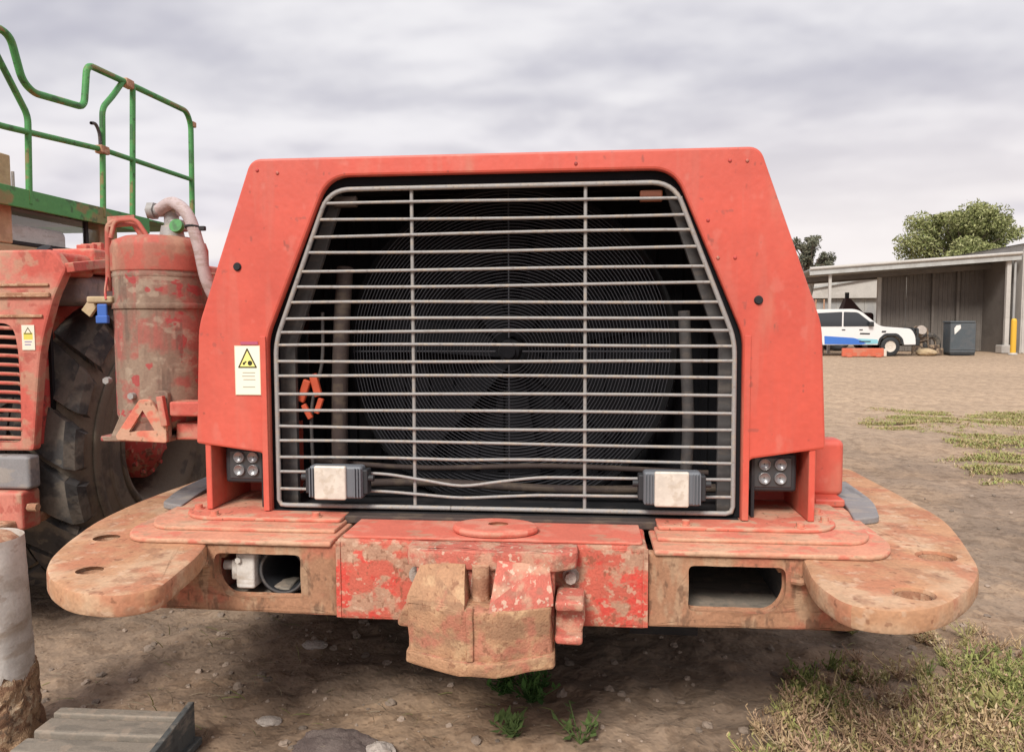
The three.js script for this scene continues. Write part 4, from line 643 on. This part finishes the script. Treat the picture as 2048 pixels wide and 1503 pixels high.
{ // white utility vehicle
  const U = thing('pickup_truck', 'white pickup truck with blue side stripes parked in the shed', 'truck', [11.3, YD - .02, -31.2], 0);
  const side = poly([[-2.6, .45, .05], [-2.62, .98, .05], [-1.95, 1.02, .03], [-1.90, 1.10, .05], [-1.80, 1.74, .12], [-1.5, 1.85, .2], [.22, 1.86, .3], [1.05, 1.22, .15], [1.25, 1.16, .2], [2.36, 1.08, .16], [2.52, .78, .1], [2.55, .45, .05], [2.03, .44], [1.97, .64], [1.78, .80], [1.55, .84], [1.32, .80], [1.13, .64], [1.07, .44], [-1.17, .44], [-1.23, .64], [-1.42, .79], [-1.65, .83], [-1.88, .79], [-2.07, .64], [-2.13, .44]]);
  part('body', ext(side, -.88, .88, .02), M.carWhite, U); U.scale.y = 1.05;
  const win = (pts, name) => part(name, ext(poly(pts), .872, .888, .003), M.carGlass, U);
  win([[-1.62, 1.17, .03], [-1.55, 1.70, .08], [-.42, 1.75, .04], [-.42, 1.17, .03]], 'side_window'); win([[-.36, 1.17, .03], [-.36, 1.75, .04], [.20, 1.73, .1], [.88, 1.22, .05], [.86, 1.17, .02]], 'side_window');
  part('windscreen', new ConvexGeometry([V(.46, 1.70, -.72), V(.46, 1.70, .72), V(1.06, 1.21, .78), V(1.06, 1.21, -.78), V(.43, 1.67, -.72), V(.43, 1.67, .72), V(1.02, 1.19, .78), V(1.02, 1.19, -.78)]), M.carGlass, U);
  part('blue_stripe', ext(poly([[-1.1, .47], [-1.12, .80, .03], [.10, .72, .1], [.62, .50, .05], [.4, .46]]), .872, .887, .003), M.carBlue, U);
  part('pale_stripe', ext(poly([[.2, .70], [1.02, .66, .02], [1.05, .50, .02], [.62, .47]]), .872, .889, .003), M.carCyan, U);
  part('door_logo', [ext(poly([[.30, .86], [.32, .92], [.72, .91], [.70, .85]]), .872, .888, .003), ext(poly([[.28, .55], [.3, .60], [.75, .60], [.74, .55]]), .872, .891, .003)], M.carBlack, U);
  part('wheel_arch', [ext(poly([[1.02, .45], [1.08, .70, .08], [1.30, .90, .1], [1.80, .90, .1], [2.02, .70, .08], [2.08, .45], [2.0, .45], [1.95, .64, .08], [1.76, .80, .1], [1.34, .80, .1], [1.15, .64, .08], [1.10, .45]]), .86, .90, .005)], M.carBlack, U);
  part('mirror', [rb(.62, .80, 1.20, 1.36, .90, 1.08, .03)], M.carBlack, U); part('snorkel_vent', ext(poly([[1.16, .93], [1.2, 1.0], [1.36, 1.0], [1.34, .93]]), .872, .889, .003), M.carBlack, U);
  part('headlamp', rb(2.28, 2.46, .80, .94, .66, .86, .03), M.carGlass, U);
  part('bull_bar', [rb(2.02, 2.72, .40, .72, -.86, .87, .05), rb(2.56, 2.72, .68, 1.08, -.5, .5, .05), pathTube([V(2.62, .7, .82), V(2.66, 1.06, .78), V(2.66, 1.10, -.78), V(2.62, .7, -.82)], .04, .1, 8)], M.carBlack, U);
  part('door_handle', [rb(-.42, -.28, 1.02, 1.06, .87, .90, .008), rb(.28, .42, 1.02, 1.06, .87, .90, .008)], M.carBlack, U);
  for (const [x, z] of [[1.55, .74], [-1.65, .74], [1.55, -.74], [-1.65, -.74]]) { const w = sub('wheel', U); w.position.set(x, .38, z); part('tyre', lathe([[.22, -.12], [.36, -.12], [.385, -.08], [.385, .08], [.36, .12], [.22, .12]], 28).rotateX(Math.PI / 2), M.carBlack, w); part('rim', lathe([[0, .07], [.05, .10], [.08, .07], [.17, .10], [.235, .105], [.25, .12], [.25, -.05], [0, -.05]], 24).rotateX(Math.PI / 2).scale(1, 1, z > 0 ? 1 : -1), M.lens, w); }
}
{ // small yard objects
  const B = thing('storage_bin', 'dark blue grey bin with a white scrap stuck on it', 'bin', [15.98, YD, -31.3], -.05);
  part('bin_body', rb(-.50, .50, .06, 1.34, -.4, .4, .05), M.bin, B); part('bin_lid', rb(-.52, .46, 1.34, 1.42, -.42, .42, .03), M.bin, B); part('bin_base', rb(-.48, .48, 0, .07, -.38, .38, .01), M.carBlack, B); part('bin_rib', [rb(-.49, .49, .22, .27, .395, .42, .01), rb(-.49, .49, .12, .16, .395, .42, .01)], M.bin, B);
  part('paper_scrap', ext(poly([[-.34, .86], [-.36, 1.12], [-.28, 1.24], [-.12, 1.26], [-.10, 1.12], [-.26, .94]]), .402, .412, .002), M.paper, B);
  const Y = thing('bollard', 'yellow bollard against the pale building wall', 'bollard', [18.2, YD, -31.4]);
  part('bollard_tube', lathe([[0, 0], [.11, 0], [.11, 1.42], [.08, 1.50], [.001, 1.53]], 20), M.yellow, Y); part('base_ring', cyl(.16, .18, .08, 20).translate(0, .04, 0), M.shedPale, Y);
  const K = thing('barrier_board', 'orange red barrier board lying in front of the white truck', 'barrier', [11.55, YD - .03, -29.7], .03);
  part('board', rb(-.85, .80, .02, .36, -.06, .06, .03), M.orangeBoard, K); part('board_foot', [rb(-.7, -.5, 0, .06, -.22, .22, .02), rb(.45, .65, 0, .06, -.22, .22, .02)], M.orangeBoard, K); part('board_cap', rb(.801, .92, .02, .33, -.055, .055, .03), M.lens, K);
  const D = thing('tractor', 'dark red tractor shape parked behind the white truck', 'tractor', [13.2, YD, -36.4]);
  part('bonnet', rb(-.9, .95, .6, 1.85, -.5, .5, .15), M.darkRed, D); part('cowl', new ConvexGeometry([V(-.55, 1.8, .4), V(.5, 1.8, .4), V(-.1, 2.55, .2), V(-.3, 2.55, .2), V(-.55, 1.8, -.4), V(.5, 1.8, -.4), V(-.1, 2.55, -.2), V(-.3, 2.55, -.2)]), M.darkRed, D); part('exhaust', cyl(.1, .1, .35, 12).translate(-.2, 2.66, 0), M.carBlack, D); part('seat', rb(-1.5, -.9, .9, 1.5, -.3, .3, .1), M.darkRed, D);
  for (const [x, z, R] of [[-.8, .7, .62], [-.8, -.7, .62], [.75, .6, .45], [.75, -.6, .45]]) { const w = sub('wheel', D); w.position.set(x, R, z); part('tyre', new THREE.TorusGeometry(R * .75, R * .25, 10, 28), M.carBlack, w); part('hub', cyl(R * .52, R * .52, .12, 20).rotateX(Math.PI / 2), M.darkRed, w); }
  const r = rng(61), junk = [['timber_block', 'weathered timber block in the scrap heap beside the bin'], ['worn_tyre', 'old tyre leaning in the scrap heap beside the bin'], ['bent_rack', 'rusty bent frame standing in the scrap heap beside the bin'], ['sack', 'pale slumped sack on the ground by the scrap heap']];
  const j1 = thing(junk[0][0], junk[0][1], 'timber', [14.95, YD, -31.2], .4); part('block', rb(-.35, .35, 0, .28, -.15, .15, .02), M.junk, j1); part('offcut', rb(-.3, .25, .28, .42, -.1, .12, .02).rotateY(.4), M.junk, j1);
  const j2 = thing(junk[1][0], junk[1][1], 'tyre', [15.1, YD, -31.9], .3); part('tyre', new THREE.TorusGeometry(.34, .13, 12, 32).rotateX(-.15).translate(0, .46, 0), M.rubber, j2); part('rim', new THREE.TorusGeometry(.22, .03, 8, 28).rotateX(-.15).translate(0, .46, .02), M.junk, j2);
  const j3 = thing(junk[2][0], junk[2][1], 'scrap', [14.55, YD, -31.7]); part('frame', [pathTube([V(-.3, 0, 0), V(-.25, 1.2, .05), V(.3, 1.1, 0), V(.35, 0, .1)], .035, .1, 8), rod(V(-.28, .5, 0), V(.33, .62, .05), .03, 8)], M.junk, j3); part('drum', cyl(.2, .2, .3, 20).rotateX(1.2).translate(0, 1.0, .05), M.rockPale, j3); part('panel', rb(-.25, .3, .05, .75, -.06, -.02, .01), M.junk, j3);
  const sg = new THREE.SphereGeometry(.3, 24, 16), sp = sg.attributes.position; for (let i = 0; i < sp.count; i++) { const k = .85 + .4 * fbm(sp.getX(i) * 6 + 9, sp.getY(i) * 6 + sp.getZ(i) * 5 + 9, 77, 3); sp.setXYZ(i, sp.getX(i) * k * 1.3, Math.max(-.12, sp.getY(i) * k * .55), sp.getZ(i) * k); } sg.computeVertexNormals();
  const j4 = part('sack', sg, M.tanPaint, scene); j4.position.set(14.5, YD + .11, -30.9); tag(j4, junk[3][1], 'sack');
  // rusty rack beside the shed post
  const P = thing('steel_rack', 'narrow rusty steel rack by the pale shed post', 'rack', [10.55, YD, -32.4]); part('upright', rod(V(-.15, 0, 0), V(-.15, 2.4, 0), .03, 8), M.rustPlate, P); part('upright', rod(V(.2, 0, 0), V(.2, 2.4, 0), .03, 8), M.rustPlate, P); for (const y of [.5, 1.2, 1.9]) part('shelf', rb(-.2, .25, y, y + .06, -.15, .15, .01), M.tanPaint, P);
}
// trees
function tree(label, x, z, base, cy, rx, ry, n, cols, seed, clumps, leafS) {
  const r = rng(seed), T = thing('tree', label, 'tree', [x, base, z]), H = cy - base;
  const limbs = [spline([V(0, -.1, 0), V(.1, H * .3, .05), V(-.05, H * .62, 0), V(.05, H, 0)], .16, 14, 8)], C = [];
  for (let i = 0; i < clumps; i++) { const a = r() * 6.283, u = Math.pow(r(), .55), v = -.55 + r() * 1.5; const c = V(Math.cos(a) * u * rx * Math.sqrt(Math.max(.08, 1 - v * v * .75)), H + v * ry, Math.sin(a) * u * rx * .8 * Math.sqrt(Math.max(.08, 1 - v * v * .75))); C.push([c, (.12 + r() * .22) * Math.min(rx, ry * 1.4)]); limbs.push(spline([V(0, H * (.35 + r() * .25), 0), V(c.x * .5, H * .5 + c.y * .45, c.z * .5), c], .035, 8, 5)); }
  part('trunk', limbs, M.bark, T);
  const pos = new Float32Array(n * 18), col = new Float32Array(n * 18); let o = 0;
  const a = V(), b = V(), q = new THREE.Quaternion(), e = new THREE.Euler();
  for (let i = 0; i < n; i++) {
    const [c, R] = C[Math.floor(r() * C.length)]; const d = V(r() * 2 - 1, r() * 2 - 1, r() * 2 - 1); if (d.lengthSq() > 1) d.normalize().multiplyScalar(r()); d.multiplyScalar(R); d.y *= .75; d.add(c);
    e.set(r() * 6.28, r() * 6.28, r() * 6.28); q.setFromEuler(e); const s = leafS * (.6 + r() * .8); a.set(s, 0, 0).applyQuaternion(q); b.set(0, s * .45, 0).applyQuaternion(q);
    const P = [d.clone().sub(a), d.clone().add(b), d.clone().add(a), d.clone().sub(a), d.clone().add(a), d.clone().sub(b)], k = cols[Math.floor(r() * cols.length)], w = .8 + r() * .4;
    for (const p of P) { pos[o] = p.x; pos[o + 1] = p.y; pos[o + 2] = p.z; col[o] = k[0] * w; col[o + 1] = k[1] * w; col[o + 2] = k[2] * w; o += 3; }
  }
  const g = new THREE.BufferGeometry(); g.setAttribute('position', new THREE.BufferAttribute(pos, 3)); g.setAttribute('color', new THREE.BufferAttribute(col, 3)); g.computeVertexNormals(); g.userData.keepUV = true;
  part('crown', g, M.leaf, T);
}
const gum = [[.24, .26, .09], [.31, .32, .125], [.18, .205, .07], [.36, .36, .17]], grey = [[.15, .15, .10], [.11, .12, .08], [.2, .19, .13]];
tree('broad olive green tree rising behind the shed roof', 22.0, -44.5, YD, 6.0, 3.15, 2.05, 46000, gum, 71, 70, .085);
tree('thin grey leaved tree showing past the hood edge', 13.3, -44, YD, 5.35, 1.25, 1.25, 7000, grey, 73, 40, .075);

scene.traverse(o => { if (o.isMesh) { o.castShadow = true; o.receiveShadow = true; } });
renderer.render(scene, camera);
